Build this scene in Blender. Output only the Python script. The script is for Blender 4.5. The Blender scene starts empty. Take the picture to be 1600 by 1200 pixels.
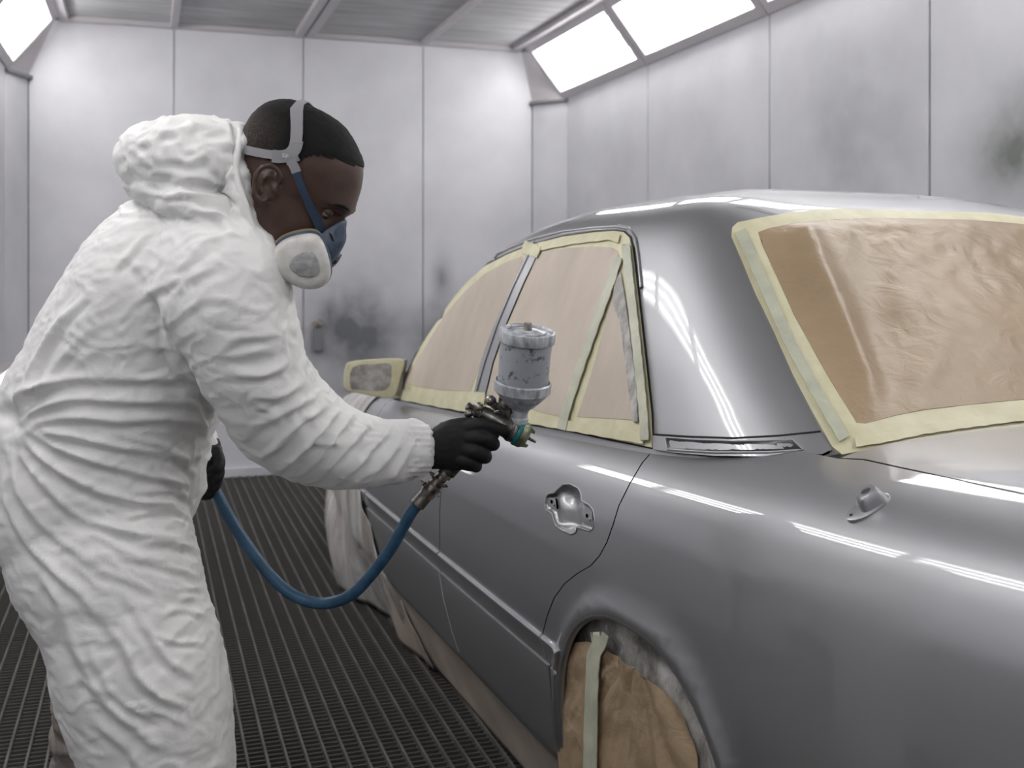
import bpy, bmesh, math, random
import numpy as np
from mathutils import Vector, Matrix, noise
from mathutils.geometry import delaunay_2d_cdt
random.seed(7)
PI = math.pi
# ---------------------------------------------------------------- camera
FPX, CX, HZ = 1700.0, 800.0, 425.0          # focal length in pixels of the 1600 frame, centre column, horizon row
CAMZ = 1.33
TH = math.atan(570/1700.0)                  # camera turned right of the booth axis
SN, CS = math.sin(TH), math.cos(TH)
sc = bpy.context.scene
cam_d = bpy.data.cameras.new('camera')
cam = bpy.data.objects.new('camera', cam_d)
sc.collection.objects.link(cam)
cam.location = (0, 0, CAMZ)
cam.rotation_euler = (PI/2, 0, -TH)
cam_d.sensor_width = 36.0
cam_d.lens = 36.0*FPX/1600
cam_d.shift_y = (HZ-600)/1600
cam_d.dof.use_dof = True
cam_d.dof.focus_distance = 2.0
cam_d.dof.aperture_fstop = 5.0
cam_d.clip_start = 0.02
sc.camera = cam
# ---------------------------------------------------------------- world, exposure
wd = bpy.data.worlds.new('world'); sc.world = wd; wd.use_nodes = True
wd.node_tree.nodes['Background'].inputs[0].default_value = (0.5, 0.52, 0.56, 1)
wd.node_tree.nodes['Background'].inputs[1].default_value = 0.05
sc.view_settings.view_transform = 'Standard'
sc.view_settings.look = 'None'
sc.view_settings.exposure = 0.74
sc.view_settings.gamma = 1.0
sc.view_settings.use_curve_mapping = False
TUBE_E, BACK_E = 15.0, 2.6                  # strengths of the fluorescent tubes and of their lit white housings

# ---------------------------------------------------------------- helpers
def W(px, py, D):
    """world point seen at a pixel, D metres in front of the camera"""
    X = (px-CX)/FPX*D
    return Vector((X*CS + D*SN, -X*SN + D*CS, CAMZ - (py-HZ)/FPX*D))
def Wc(X, D, z):
    return Vector((X*CS + D*SN, -X*SN + D*CS, z))
VR = Vector((CS, -SN, 0)); VF = Vector((SN, CS, 0)); VU = Vector((0, 0, 1))
def proj(P):
    """numpy world points -> pixels"""
    P = np.asarray(P, float)
    X = P[..., 0]*CS - P[..., 1]*SN
    D = P[..., 0]*SN + P[..., 1]*CS
    D = np.where(np.abs(D) < 1e-4, 1e-4, D)
    return np.stack([CX + FPX*X/D, HZ - FPX*(P[..., 2]-CAMZ)/D, D], -1)
COL = sc.collection
def link(o, parent=None):
    COL.objects.link(o)
    if parent is not None:
        o.parent = parent
        o.matrix_parent_inverse = parent_inv(parent)
    return o
def parent_inv(p):
    # meshes keep world coordinates, only the thing's empty is moved to its base
    return Matrix.Translation(p.location).inverted() if p.type == 'EMPTY' else Matrix.Identity(4)
def empty(name, loc, label=None, cat=None, group=None):
    o = bpy.data.objects.new(name, None); o.location = loc; o.empty_display_size = .1
    COL.objects.link(o)
    if label: o['label'] = label
    if cat: o['category'] = cat
    if group: o['group'] = group
    return o
def mesh_obj(name, verts, faces, mat, parent=None, smooth=True, normals=None, label=None):
    me = bpy.data.meshes.new(name)
    me.from_pydata([tuple(v) for v in verts], [], [tuple(int(i) for i in f) for f in faces])
    me.validate()
    me.materials.append(mat)
    if smooth: me.polygons.foreach_set('use_smooth', [True]*len(me.polygons))
    me.update()
    if normals is not None:
        me.normals_split_custom_set_from_vertices([tuple(n) for n in normals])
    o = bpy.data.objects.new(name, me)
    link(o, parent)
    if label: o['label'] = label
    return o
class MB:
    def __init__(s): s.v = []; s.f = []
    def add(s, v, f):
        b = len(s.v); s.v += [Vector(p) for p in v]; s.f += [tuple(int(i)+b for i in q) for q in f]; return s
    def box(s, lo, hi):
        x0, y0, z0 = lo; x1, y1, z1 = hi
        return s.add([(x0,y0,z0),(x1,y0,z0),(x1,y1,z0),(x0,y1,z0),(x0,y0,z1),(x1,y0,z1),(x1,y1,z1),(x0,y1,z1)],
                     [(0,3,2,1),(4,5,6,7),(0,1,5,4),(1,2,6,5),(2,3,7,6),(3,0,4,7)])
    def prism(s, poly, d):
        n = len(poly); poly = [Vector(p) for p in poly]; d = Vector(d)
        return s.add(poly+[p+d for p in poly], [tuple(range(n-1,-1,-1)), tuple(range(n,2*n))]+[(i,(i+1)%n,(i+1)%n+n,i+n) for i in range(n)])
    def tube(s, pts, r, n=16, cap=True, flat=None):
        """round tube through pts, r number or list"""
        pts = [Vector(p) for p in pts]; m = len(pts)
        rr = r if isinstance(r, (list, tuple)) else [r]*m
        V = []; up = None
        for i, p in enumerate(pts):
            t = (pts[min(i+1, m-1)]-pts[max(i-1, 0)]).normalized()
            if up is None:
                up = Vector((0,0,1)) if abs(t.z) < .9 else Vector((1,0,0))
            a = (up - t*up.dot(t)).normalized(); b = t.cross(a); up = a
            for k in range(n):
                q = 2*PI*k/n
                V.append(p + (a*math.cos(q)+b*math.sin(q))*rr[i])
        F = [(i*n+k, i*n+(k+1)%n, (i+1)*n+(k+1)%n, (i+1)*n+k) for i in range(m-1) for k in range(n)]
        if cap:
            F += [tuple(range(n-1,-1,-1)), tuple((m-1)*n+k for k in range(n))]
        return s.add(V, F)
    def lathe(s, base, axis, prof, n=40, ref=None):
        """prof = [(height, radius)] along axis from base"""
        ax = Vector(axis).normalized(); base = Vector(base)
        a = ax.orthogonal().normalized() if ref is None else (Vector(ref)-ax*Vector(ref).dot(ax)).normalized()
        b = ax.cross(a); V = []
        for h, r in prof:
            for k in range(n):
                q = 2*PI*k/n; V.append(base+ax*h+(a*math.cos(q)+b*math.sin(q))*max(r, 1e-5))
        m = len(prof)
        F = [(i*n+k, i*n+(k+1)%n, (i+1)*n+(k+1)%n, (i+1)*n+k) for i in range(m-1) for k in range(n)]
        F += [tuple(range(n-1,-1,-1)), tuple((m-1)*n+k for k in range(n))]
        return s.add(V, F)
    def build(s, name, mat, parent=None, smooth=False, label=None, bevel=0, auto=None):
        o = mesh_obj(name, s.v, s.f, mat, parent, smooth, label=label)
        if auto is not None:
            bm = bmesh.new(); bm.from_mesh(o.data)
            bmesh.ops.recalc_face_normals(bm, faces=bm.faces)
            for f in bm.faces: f.smooth = True
            for e in bm.edges:
                if len(e.link_faces) == 2 and e.calc_face_angle(0) > auto: e.smooth = False
            bm.to_mesh(o.data); bm.free()
        if bevel:
            b = o.modifiers.new('bevel', 'BEVEL'); b.width = bevel; b.segments = 2; b.limit_method = 'ANGLE'
        return o
def catmull(pts, k=8, closed=False):
    pts = [Vector(p) for p in pts]; n = len(pts); out = []
    rng = range(n) if closed else range(n-1)
    for i in rng:
        if closed: p0,p1,p2,p3 = pts[(i-1)%n],pts[i],pts[(i+1)%n],pts[(i+2)%n]
        else: p0,p1,p2,p3 = pts[max(i-1,0)],pts[i],pts[i+1],pts[min(i+2,n-1)]
        for j in range(k):
            t = j/k
            out.append(.5*((2*p1)+(p2-p0)*t+(2*p0-5*p1+4*p2-p3)*t*t+(3*p1-p0-3*p2+p3)*t**3))
    if not closed: out.append(pts[-1])
    return out
# ---------------------------------------------------------------- materials
def new_mat(name):
    m = bpy.data.materials.new(name); m.use_nodes = True
    return m, m.node_tree, m.node_tree.nodes['Principled BSDF']
def principled(name, col, rough=.5, metal=0., coat=0., coat_r=.05, spec=.5, sheen=0., trans=0., sss=0.):
    m, nt, b = new_mat(name)
    b.inputs['Base Color'].default_value = (*col, 1)
    b.inputs['Roughness'].default_value = rough
    b.inputs['Metallic'].default_value = metal
    b.inputs['Coat Weight'].default_value = coat
    b.inputs['Coat Roughness'].default_value = coat_r
    b.inputs['Specular IOR Level'].default_value = spec
    b.inputs['Sheen Weight'].default_value = sheen
    if trans: b.inputs['Transmission Weight'].default_value = trans
    if sss:
        b.inputs['Subsurface Weight'].default_value = sss
        b.inputs['Subsurface Radius'].default_value = (.02, .02, .02)
    return m
def N(nt, typ, **kw):
    n = nt.nodes.new(typ)
    for k, v in kw.items():
        if k in n.inputs: n.inputs[k].default_value = v
        else: setattr(n, k, v)
    return n
def coords(nt, scale=(1,1,1), rot=(0,0,0)):
    tc = N(nt, 'ShaderNodeTexCoord'); mp = N(nt, 'ShaderNodeMapping')
    mp.inputs['Scale'].default_value = scale; mp.inputs['Rotation'].default_value = rot
    nt.links.new(tc.outputs['Object'], mp.inputs['Vector']); return mp.outputs['Vector']
def add_noise_col(m, c1, c2, scale=5, detail=5, lo=.35, hi=.65, vec_scale=(1,1,1), rough=.6, dist=0):
    nt = m.node_tree; b = nt.nodes['Principled BSDF']
    v = coords(nt, vec_scale)
    n = N(nt, 'ShaderNodeTexNoise'); n.inputs['Scale'].default_value = scale; n.inputs['Detail'].default_value = detail
    n.inputs['Roughness'].default_value = rough; n.inputs['Distortion'].default_value = dist
    r = N(nt, 'ShaderNodeValToRGB')
    r.color_ramp.elements[0].position = lo; r.color_ramp.elements[0].color = (*c1, 1)
    r.color_ramp.elements[1].position = hi; r.color_ramp.elements[1].color = (*c2, 1)
    nt.links.new(v, n.inputs['Vector']); nt.links.new(n.outputs['Fac'], r.inputs['Fac']); nt.links.new(r.outputs['Color'], b.inputs['Base Color'])
    return r
def add_bump(m, scale=40, strength=.3, dist=.002, detail=4, vec_scale=(1,1,1), distort=0, chain=True):
    nt = m.node_tree; b = nt.nodes['Principled BSDF']
    v = coords(nt, vec_scale)
    n = N(nt, 'ShaderNodeTexNoise'); n.inputs['Scale'].default_value = scale; n.inputs['Detail'].default_value = detail
    n.inputs['Distortion'].default_value = distort
    bp = N(nt, 'ShaderNodeBump'); bp.inputs['Strength'].default_value = strength; bp.inputs['Distance'].default_value = dist
    nt.links.new(v, n.inputs['Vector']); nt.links.new(n.outputs['Fac'], bp.inputs['Height'])
    if b.inputs['Normal'].links: nt.links.new(b.inputs['Normal'].links[0].from_socket, bp.inputs['Normal'])
    nt.links.new(bp.outputs['Normal'], b.inputs['Normal'])
def emit(name, col, s):
    m = bpy.data.materials.new(name); m.use_nodes = True; nt = m.node_tree
    for n in list(nt.nodes):
        if n.type == 'BSDF_PRINCIPLED': nt.nodes.remove(n)
    e = N(nt, 'ShaderNodeEmission'); e.inputs[0].default_value = (*col, 1); e.inputs[1].default_value = s
    nt.links.new(e.outputs[0], nt.nodes['Material Output'].inputs[0]); return m

M = {}
m = principled('booth_panel', (.62,.62,.655), .38, 0, 0, spec=.6); M['wall'] = m
r = add_noise_col(m, (.52,.52,.55), (.67,.67,.705), 1.1, 4, .3, .62)
add_bump(m, 3.0, .15, .01, 3)
# dark overspray clouds low on the wall, with a shape of their own
def overspray(m, spots, col=(.15,.155,.17)):
    nt = m.node_tree; b = nt.nodes['Principled BSDF']
    tc = N(nt, 'ShaderNodeTexCoord'); src = b.inputs['Base Color'].links[0].from_socket
    nz = N(nt, 'ShaderNodeTexNoise'); nz.inputs['Scale'].default_value = 5; nz.inputs['Detail'].default_value = 6
    nt.links.new(tc.outputs['Object'], nz.inputs['Vector'])
    for (c, rx, ry, rz, amt) in spots:
        mp = N(nt, 'ShaderNodeMapping'); mp.vector_type = 'POINT'
        mp.inputs['Location'].default_value = (-c[0]/rx, -c[1]/ry, -c[2]/rz)
        mp.inputs['Scale'].default_value = (1/rx, 1/ry, 1/rz)
        nt.links.new(tc.outputs['Object'], mp.inputs['Vector'])
        g = N(nt, 'ShaderNodeTexGradient'); g.gradient_type = 'QUADRATIC_SPHERE'
        nt.links.new(mp.outputs['Vector'], g.inputs['Vector'])
        ml = N(nt, 'ShaderNodeMath'); ml.operation = 'MULTIPLY'; nt.links.new(g.outputs['Fac'], ml.inputs[0]); nt.links.new(nz.outputs['Fac'], ml.inputs[1])
        m2 = N(nt, 'ShaderNodeMath'); m2.operation = 'MULTIPLY'; m2.use_clamp = True; nt.links.new(ml.outputs[0], m2.inputs[0]); m2.inputs[1].default_value = amt
        mx = N(nt, 'ShaderNodeMix'); mx.data_type = 'RGBA'
        nt.links.new(m2.outputs[0], mx.inputs[0]); nt.links.new(src, mx.inputs[6]); mx.inputs[7].default_value = (*col, 1)
        src = mx.outputs[2]
    nt.links.new(src, b.inputs['Base Color'])
M['seam_light'] = principled('panel_seam_light', (.46,.46,.48), .7)
M['seam'] = principled('panel_seam', (.20,.20,.21), .7)
M['front_dark'] = principled('front_wall_dim', (.40,.40,.42), .5)  # darker grey given to the unseen front wall to weaken its bounce light
M['trimw'] = principled('trim_white', (.50,.48,.50), .5)
m = principled('filter_mat', (.45,.45,.46), .9); M['filter'] = m
add_noise_col(m, (.36,.36,.365), (.56,.56,.57), 2.5, 8, .3, .7, (1,6,1)); add_bump(m, 60, .5, .004)
m = principled('grate_steel', (.2,.2,.19), .6, .0); M['grate'] = m
add_noise_col(m, (.07,.068,.064), (.16,.155,.145), 6, 6, .3, .7)
m = principled('grate_cross', (.105,.102,.095), .75); M['grate_x'] = m
M['pit'] = principled('pit_dark', (.012,.012,.012), .95)
M['tube'] = emit('tube_light', (1.0,.985,.97), TUBE_E)
M['housing'] = emit('lit_housing', (1.0,.985,.98), BACK_E)
m = principled('car_paint', (.42,.425,.44), .50, .95, 1.0, .04); M['paint'] = m
nt = m.node_tree; b = nt.nodes['Principled BSDF']
v = coords(nt); n = N(nt, 'ShaderNodeTexNoise'); n.inputs['Scale'].default_value = 900; n.inputs['Detail'].default_value = 1
bp = N(nt, 'ShaderNodeBump'); bp.inputs['Strength'].default_value = .06; bp.inputs['Distance'].default_value = .0005
nt.links.new(v, n.inputs['Vector']); nt.links.new(n.outputs['Fac'], bp.inputs['Height']); nt.links.new(bp.outputs['Normal'], b.inputs['Normal'])
M['vent'] = principled('vent_slot', (.05,.05,.055), .25, .3)
M['gap'] = principled('gap_black', (.008,.008,.008), .8)
m = principled('kraft_paper', (.42,.29,.17), .40, 0, 0, spec=.5, sheen=.0); M['paper'] = m
add_noise_col(m, (.335,.243,.15), (.43,.318,.202), 3, 5, .3, .7); add_bump(m, 14, .35, .012, 6, (1,1,1.6), 1.2)
m = principled('side_paper', (.52,.44,.37), .6); M['paper2'] = m
add_noise_col(m, (.50,.43,.355), (.66,.575,.49), 4, 5, .3, .7, (1,1,.5)); add_bump(m, 9, .3, .008, 4)
m = principled('masking_tape', (.70,.66,.42), .5); M['tape'] = m
add_noise_col(m, (.62,.585,.38), (.76,.73,.52), 14, 6, .3, .7); add_bump(m, 45, .4, .002, 4)
m = principled('tape_thin', (.52,.53,.40), .45); M['tape2'] = m
add_noise_col(m, (.44,.46,.37), (.62,.62,.48), 18, 6, .3, .7); add_bump(m, 45, .4, .002, 4)
m = principled('plastic_sheet', (.55,.53,.51), .35); M['sheet'] = m
add_noise_col(m, (.34,.30,.27), (.72,.71,.70), 6, 7, .35, .62, (1,1,.35)); add_bump(m, 16, .9, .02, 5, (1,1,.3), 1)
m = principled('dusty_plastic', (.42,.41,.40), .4); M['dusty'] = m
add_noise_col(m, (.20,.19,.175), (.55,.54,.52), 16, 8, .35, .65); add_bump(m, 30, .8, .01, 5, (1,1,.6), 1)
m = principled('coverall_fabric', (.88,.88,.87), .55, 0, 0, spec=.35, sheen=.2, sss=.0); M['suit'] = m
add_bump(m, 9, .28, .012, 5, (1,1,1.3), 1.0); add_bump(m, 60, .15, .002, 4); add_bump(m, 700, .12, .0006, 2)
m = principled('skin', (.075,.042,.032), .42, 0, 0, spec=.5, sss=.08); M['skin'] = m
add_noise_col(m, (.062,.034,.026), (.095,.055,.042), 30, 5, .3, .7); add_bump(m, 350, .12, .0006, 3)
m = principled('hair', (.008,.007,.007), .75, spec=.3); M['hair'] = m; add_bump(m, 600, 1.0, .003, 3)
M['eye'] = principled('eye_white', (.26,.22,.20), .25); M['iris'] = principled('iris', (.015,.01,.008), .1)
m = principled('glove_rubber', (.010,.010,.0105), .62, spec=.35); M['glove'] = m; add_bump(m, 120, .3, .001, 4)
m = principled('hose_blue', (.022,.085,.17), .42); M['hose'] = m; add_noise_col(m, (.018,.07,.14), (.04,.12,.22), 30, 5); add_bump(m, 200, .2, .0006)
m = principled('worn_steel', (.32,.30,.27), .3, .9); M['steel'] = m; add_noise_col(m, (.12,.11,.10), (.50,.47,.43), 60, 5, .35, .65)
m = principled('gun_metal', (.13,.13,.12), .35, .85); M['gun'] = m; add_noise_col(m, (.05,.05,.045), (.23,.225,.21), 70, 6, .35, .65); add_bump(m, 120, .2, .0008)
m = principled('aircap', (.19,.21,.14), .35, .6); M['cap'] = m; add_noise_col(m, (.09,.11,.07), (.28,.30,.20), 90, 4)
M['teal'] = principled('teal_ring', (.01,.17,.19), .4)
m = principled('cup_wall', (.30,.32,.35), .3, 0, .4); M['cup'] = m
add_noise_col(m, (.07,.075,.09), (.335,.355,.39), 55, 3, .30, .42)
m = principled('cup_lid', (.5,.52,.55), .4, 0, .2); M['lid'] = m
add_noise_col(m, (.24,.25,.28), (.58,.60,.64), 60, 6, .35, .6, (1,1,.4))
m = principled('cartridge', (.62,.61,.58), .42); M['cart'] = m; add_noise_col(m, (.5,.49,.46), (.68,.67,.64), 40, 5, .3, .6)
m = principled('cartridge_pad', (.36,.36,.36), .6); M['pad'] = m; add_noise_col(m, (.24,.24,.24), (.42,.42,.42), 90, 5); add_bump(m, 150, .5, .001)
m = principled('mask_blue', (.055,.085,.135), .5); M['mask'] = m; add_noise_col(m, (.04,.06,.10), (.085,.12,.175), 45, 5)
M['strapb'] = principled('strap_blue', (.030,.055,.095), .65)
m = principled('strap_grey', (.30,.295,.31), .6); M['strapg'] = m
M['plate'] = principled('strap_plate', (.27,.27,.28), .35)
M['white'] = principled('white_ink', (.8,.8,.8), .5)
M['yellow'] = principled('cartridge_rim', (.30,.24,.13), .5)
M['bootp'] = principled('boot_cover', (.33,.29,.26), .45); add_noise_col(M['bootp'], (.16,.13,.11), (.48,.43,.39), 14, 7, .35, .65); add_bump(M['bootp'], 22, .8, .012, 5)
m = principled('glass', (1,1,1), .05); M['glass'] = m
nt = m.node_tree; b = nt.nodes['Principled BSDF']; tr = N(nt, 'ShaderNodeBsdfTransparent'); mx = N(nt, 'ShaderNodeMixShader'); mx.inputs[0].default_value = .06
nt.links.new(tr.outputs[0], mx.inputs[1]); nt.links.new(b.outputs[0], mx.inputs[2]); nt.links.new(mx.outputs[0], nt.nodes['Material Output'].inputs[0])

# ---------------------------------------------------------------- booth
XL, XR, YB, YF = -.80, 2.78, 7.32, -2.2     # left wall, right wall, back wall, wall behind the camera
ZE, ZC = 2.55, 2.90                          # top of the walls (foot of the sloping lights), ceiling
XLC, XRC = -.52, 2.50                        # ceiling edges
def struct(o): o['kind'] = 'structure'; return o
def wall(name, segs, mat, seams, thick=.06, gap=.006, sm=None):
    """segs: plan points of the face; built as panels with dark recessed seams"""
    mb = MB()
    (x0, y0), (x1, y1), z0, z1 = segs
    a = Vector((x0, y0, 0)); b = Vector((x1, y1, 0)); d = (b-a); L = d.length; d.normalize(); n = Vector((-d.y, d.x, 0))
    cuts = [0]+seams+[L]
    for i in range(len(cuts)-1):
        s0 = cuts[i]+(gap if i else 0); s1 = cuts[i+1]-(gap if i < len(cuts)-2 else 0)
        p = [a+d*s0, a+d*s1, a+d*s1+n*thick, a+d*s0+n*thick]
        mb.prism([q+Vector((0,0,z0)) for q in p], (0,0,z1-z0))
    o = mb.build(name, mat, None, bevel=.003); struct(o)
    s = MB(); p = [a+n*(thick*.4), a+d*L+n*(thick*.4), a+d*L+n*thick*.9, a+n*thick*.9]
    s.prism([q+Vector((0,0,z0)) for q in p], (0,0,z1-z0))
    so = s.build('panel_seam', sm or M['seam'], o)
    return o
# back wall from right to left so that its outside lies beyond it; visible seams at pixels 272, 475, 662
def x_on_back(px):
    u = (px-CX)/FPX; D = YB/(CS-u*SN); return D*(u*CS+SN)
def y_on_right(px, x=XR):
    u = (px-CX)/FPX; D = x/(u*CS+SN); return D*(CS-u*SN)
bx0, bx1 = x_on_back(45), x_on_back(831)
wb = M['wall'].copy(); wb.name = 'booth_panel_back'
overspray(wb, [((x_on_back(555), YB, .95), .62, .5, .62, 3.0), ((x_on_back(700), YB, .9), .45, .5, .5, 2.2), ((x_on_back(690), YB, 1.25), .14, .4, .4, 1.5), ((x_on_back(515), YB, 1.05), .10, .3, .28, 2.0), ((x_on_back(620), YB, .5), 1.3, .6, .55, 1.2)])
wall('wall_back', ((bx0, YB), (bx1, YB), -.02, ZC), wb, [x_on_back(272)-bx0, x_on_back(474)-bx0, x_on_back(661)-bx0], gap=.003, sm=M['seam_light'])
wall('wall_corner_right', ((bx1+.004, YB), (XR, 7.08), -.02, ZE), M['wall'], [])
wall('wall_corner_left', ((XL, 7.08), (bx0-.004, YB), -.02, ZE), M['wall'], [])
wr = M['wall'].copy(); wr.name = 'booth_panel_right'
overspray(wr, [((XR, y_on_right(1590), 1.75), .5, .45, .40, 2.4), ((XR, y_on_right(1140), 1.5), .4, .7, .5, .7), ((XR, y_on_right(1330), 1.9), .4, .8, .9, .9)], (.17,.18,.165))
ys = [y_on_right(1012), y_on_right(1202), y_on_right(1452)]
ys += [ys[-1]-1.05*k for k in range(1, 6)]
wall('wall_right', ((XR, 7.08), (XR, YF), -.02, ZE), wr, [7.08-y for y in ys if y > YF+.3])
yl = [5.9, 4.7, 3.5, 2.3, 1.1, -.1, -1.3]
wl = wall('wall_left', ((XL, YF), (XL, 7.08), -.02, ZE), M['wall'], sorted(y-YF for y in yl))
wall('wall_front', ((XR, YF), (XL, YF), -.02, ZC), M['front_dark'], [1.2, 2.4])
# triangular fillers above the corner posts
mb = MB()
mb.prism([(XR,7.08,ZE),(bx1,YB,ZE),(XRC,YB+.02,ZC),(XRC+.05,YB-.02,ZC)], (.03,.05,.0))
mb.prism([(XL,7.08,ZE),(bx0,YB,ZE),(XLC,YB+.02,ZC),(XLC-.05,YB-.02,ZC)], (-.03,.05,.0))
struct(mb.build('trim_corner', M['trimw']))
mb = MB()
for (xa, ya, xb, yb) in ((bx1-.015, YB-.012, XR, 7.07), (XL, 7.07, bx0+.015, YB-.012)):
    a = Vector((xa, ya, ZE-.02)); b = Vector((xb, yb, ZE-.02)); mb.tube([a, b], .014, 8)
struct(mb.build('trim_ledge', M['seam']))
# coving between wall foot and grating at the back
struct(MB().box((XL, YB-.03, -.005), (XR-.02, YB, .05)).build('baseboard_back', M['wall']))
# ceiling: filter mats in a frame of channels
XM = x_on_back(475)
ceil = MB().box((XLC-.1, YF, ZC+.02), (XRC+.1, YB+.1, ZC+.06)).build('ceiling', M['filter']); struct(ceil)
mb = MB()
def xc(px, py=55):
    D = (ZC-CAMZ)*FPX/(HZ-py); u = (px-CX)/FPX; return D*(u*CS+SN)
for (x, w) in ((XLC+.03,.06), (x_on_back(272),.045), (XM-.035,.055), (XM+.035,.055), (x_on_back(661),.045), (XRC-.03,.06)):
    mb.box((x-w/2, YF, ZC-.012), (x+w/2, YB, ZC+.03))
for k in range(7):
    y = YB-.03-1.55*k
    mb.box((XLC, y-.03, ZC-.010), (XRC, y+.03, ZC+.03))
struct(mb.build('trim_ceiling', M['trimw'], bevel=.003))
# floor: steel grating over a dark pit
FL = MB()
x = XL+.02
while x < XR:
    FL.box((x-.0032, YF, -.030), (x+.0032, YB-.03, 0)); x += .052
floor = FL.build('floor', M['grate']); struct(floor)
FX = MB(); y = YF+.01
while y < YB-.03:
    FX.box((XL, y-.0024, -.034), (XR, y+.0024, -.009)); y += .028
FX.build('cross_bar', M['grate_x'], floor)
struct(MB().box((XL-.05, YF-.05, -.50), (XR+.05, YB+.05, -.42)).build('floor_pit', M['pit']))
# sloping light fixtures, one thing each
def fixture(side, y0, y1, label):
    xw, xcx = (XR, XRC) if side > 0 else (XL, XLC)
    lo = Vector((xw, 0, ZE)); hi = Vector((xcx, 0, ZC)); d = (hi-lo); L = d.length; d.normalize()
    nin = Vector((-side*abs(d.z), 0, -abs(d.x)))        # towards the room
    nout = -nin
    root = empty('light_fixture', (xw*.5+xcx*.5, (y0+y1)/2, (ZE+ZC)/2), label, 'ceiling light', 'sloping light fixtures')
    f = .055; fr = MB()
    def slab(s0, s1, ya, yb, t0, t1, mbx):
        p = [lo+d*s0+nin*t0, lo+d*s1+nin*t0, lo+d*s1+nin*t1, lo+d*s0+nin*t1]
        mbx.prism([q+Vector((0, ya, 0)) for q in p], (0, yb-ya, 0))
    slab(0, f, y0, y1, -.03, .012, fr); slab(L-f, L, y0, y1, -.03, .012, fr)
    slab(f, L-f, y0, y0+f, -.03, .012, fr); slab(f, L-f, y1-f, y1, -.03, .012, fr)
    fr.build('frame', M['trimw'], root, bevel=.002)
    h = MB(); slab(f*.5, L-f*.5, y0+.01, y1-.01, -.10, -.085, h); slab(f*.5, L-f*.5, y0+f*.55, y0+f*.7, -.086, -.014, h); slab(f*.5, L-f*.5, y1-f*.7, y1-f*.55, -.086, -.014, h); slab(f*.5, f*.6, y0+f*.5, y1-f*.5, -.086, -.014, h); slab(L-f*.6, L-f*.5, y0+f*.5, y1-f*.5, -.086, -.014, h); h.build('reflector', M['housing'], root)
    g = MB(); slab(f*.8, L-f*.8, y0+f*.8, y1-f*.8, -.012, -.008, g); g.build('glass_pane', M['glass'], root)
    for k in range(3):
        s = f+(L-2*f)*(k+.5)/3
        t = MB(); a = lo+d*s+nout*.055
        t.tube([a+Vector((0, y0+.05, 0)), a+Vector((0, y1-.05, 0))], .014, 10); t.build('fluorescent_tube', M['tube'], root, smooth=True)
    return root
yr = [7.16]+ys
for i in range(len(yr)-1):
    if yr[i+1] < YF: break
    fixture(1, max(yr[i+1], YF)+.004, yr[i]-.004, ['sloping light fixture at the far end above the right wall, nearest the back wall',
        'second sloping light fixture from the back wall, above the right wall'][i] if i < 2 else 'sloping light fixture above the right wall, near or beyond the top edge of the photo')
yl2 = [7.16]+yl+[YF]
for i in range(len(yl2)-1):
    fixture(-1, yl2[i+1]+.004, yl2[i]-.004, 'sloping light fixture in the top left corner by the back wall' if i == 0 else 'sloping light fixture above the left wall, nearer the camera than the corner one')
# small door latch on the back wall
bl = empty('wall_latch', (x_on_back(502), YB-.03, 1.0), 'small dark latch with pale knob on the stained back wall', 'latch')
p = W(499, 505, (YB-.06)/(CS-(499-CX)/FPX*SN))
MB().lathe(p, (0,-1,0), [(-.06,.03),(-.01,.03),(0,.02)]).build('knob', M['steel'], bl, auto=.6)
MB().box((p.x-.035, YB-.05, p.z-.19), (p.x+.03, YB-.002, p.z-.03)).build('plate', M['seam'], bl, bevel=.01)
# low lit panel by the left wall edge
lp = empty('wall_lamp', (XL, 6.6, .6), 'bright white lit strip low on the left wall behind the painter', 'lamp')
mb = MB().box((XL+.001, 6.35, .42), (XL+.05, 6.99, .80)); mb.build('lamp_housing', M['trimw'], lp, bevel=.004)
MB().box((XL+.05, 6.38, .45), (XL+.056, 6.96, .77)).build('lit_panel', M['housing'], lp)
# ================================================================ the car
# car frame: t forward along the side, s inward from the left side, z up
CA = math.radians(21.03); SA, CAo = math.sin(CA), math.cos(CA)
CARW = 1.72; MID = CARW/2
def car2world(t, s, z):
    t, s, z = np.broadcast_arrays(np.asarray(t, float), np.asarray(s, float), np.asarray(z, float))
    X = .0624 - SA*t + CAo*s; D = 2.356 + CAo*t + SA*s
    return np.stack([X*CS + D*SN, -X*SN + D*CS, z], -1)
def sstep(a, b, x):
    x = np.clip((x-a)/(b-a), 0, 1); return x*x*(3-2*x)
_ctrl = [(.20,.215),(.11,.222),(.055,.245),(.032,.285),(.022,.34),(.010,.45),(.001,.60),(.001,.70),(.004,.79),(.007,.83),(.011,.855),(.022,.885),(.039,.920),(.063,.951),(.092,.974),(.125,.991),(.17,1.007),(.24,1.024),(.35,1.037),(.55,1.048),(.86,1.053)]
_c = np.array([[p.x, p.y] for p in catmull([(a, b, 0) for a, b in _ctrl], 12)])
_len = np.concatenate([[0], np.cumsum(np.hypot(*np.diff(_c, axis=0).T))])
VMAX = _len[-1]
ARC_T, ARC_Z, ARC_R, ARC_E = -.42, .31, .365, 2.4
ARC_A, ARC_B = .350, .380
def arc_r(t, z): return ((np.abs(t-ARC_T)/ARC_A)**ARC_E+(np.abs(z-ARC_Z)/ARC_B)**ARC_E)**(1/ARC_E)*ARC_R
def arc_p(q, R):
    c, s_ = math.cos(q), math.sin(q); k = R/ARC_R*(abs(c)**ARC_E+abs(s_)**ARC_E)**(-1/ARC_E); return ARC_T+ARC_A*c*k, ARC_Z+ARC_B*s_*k
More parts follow.
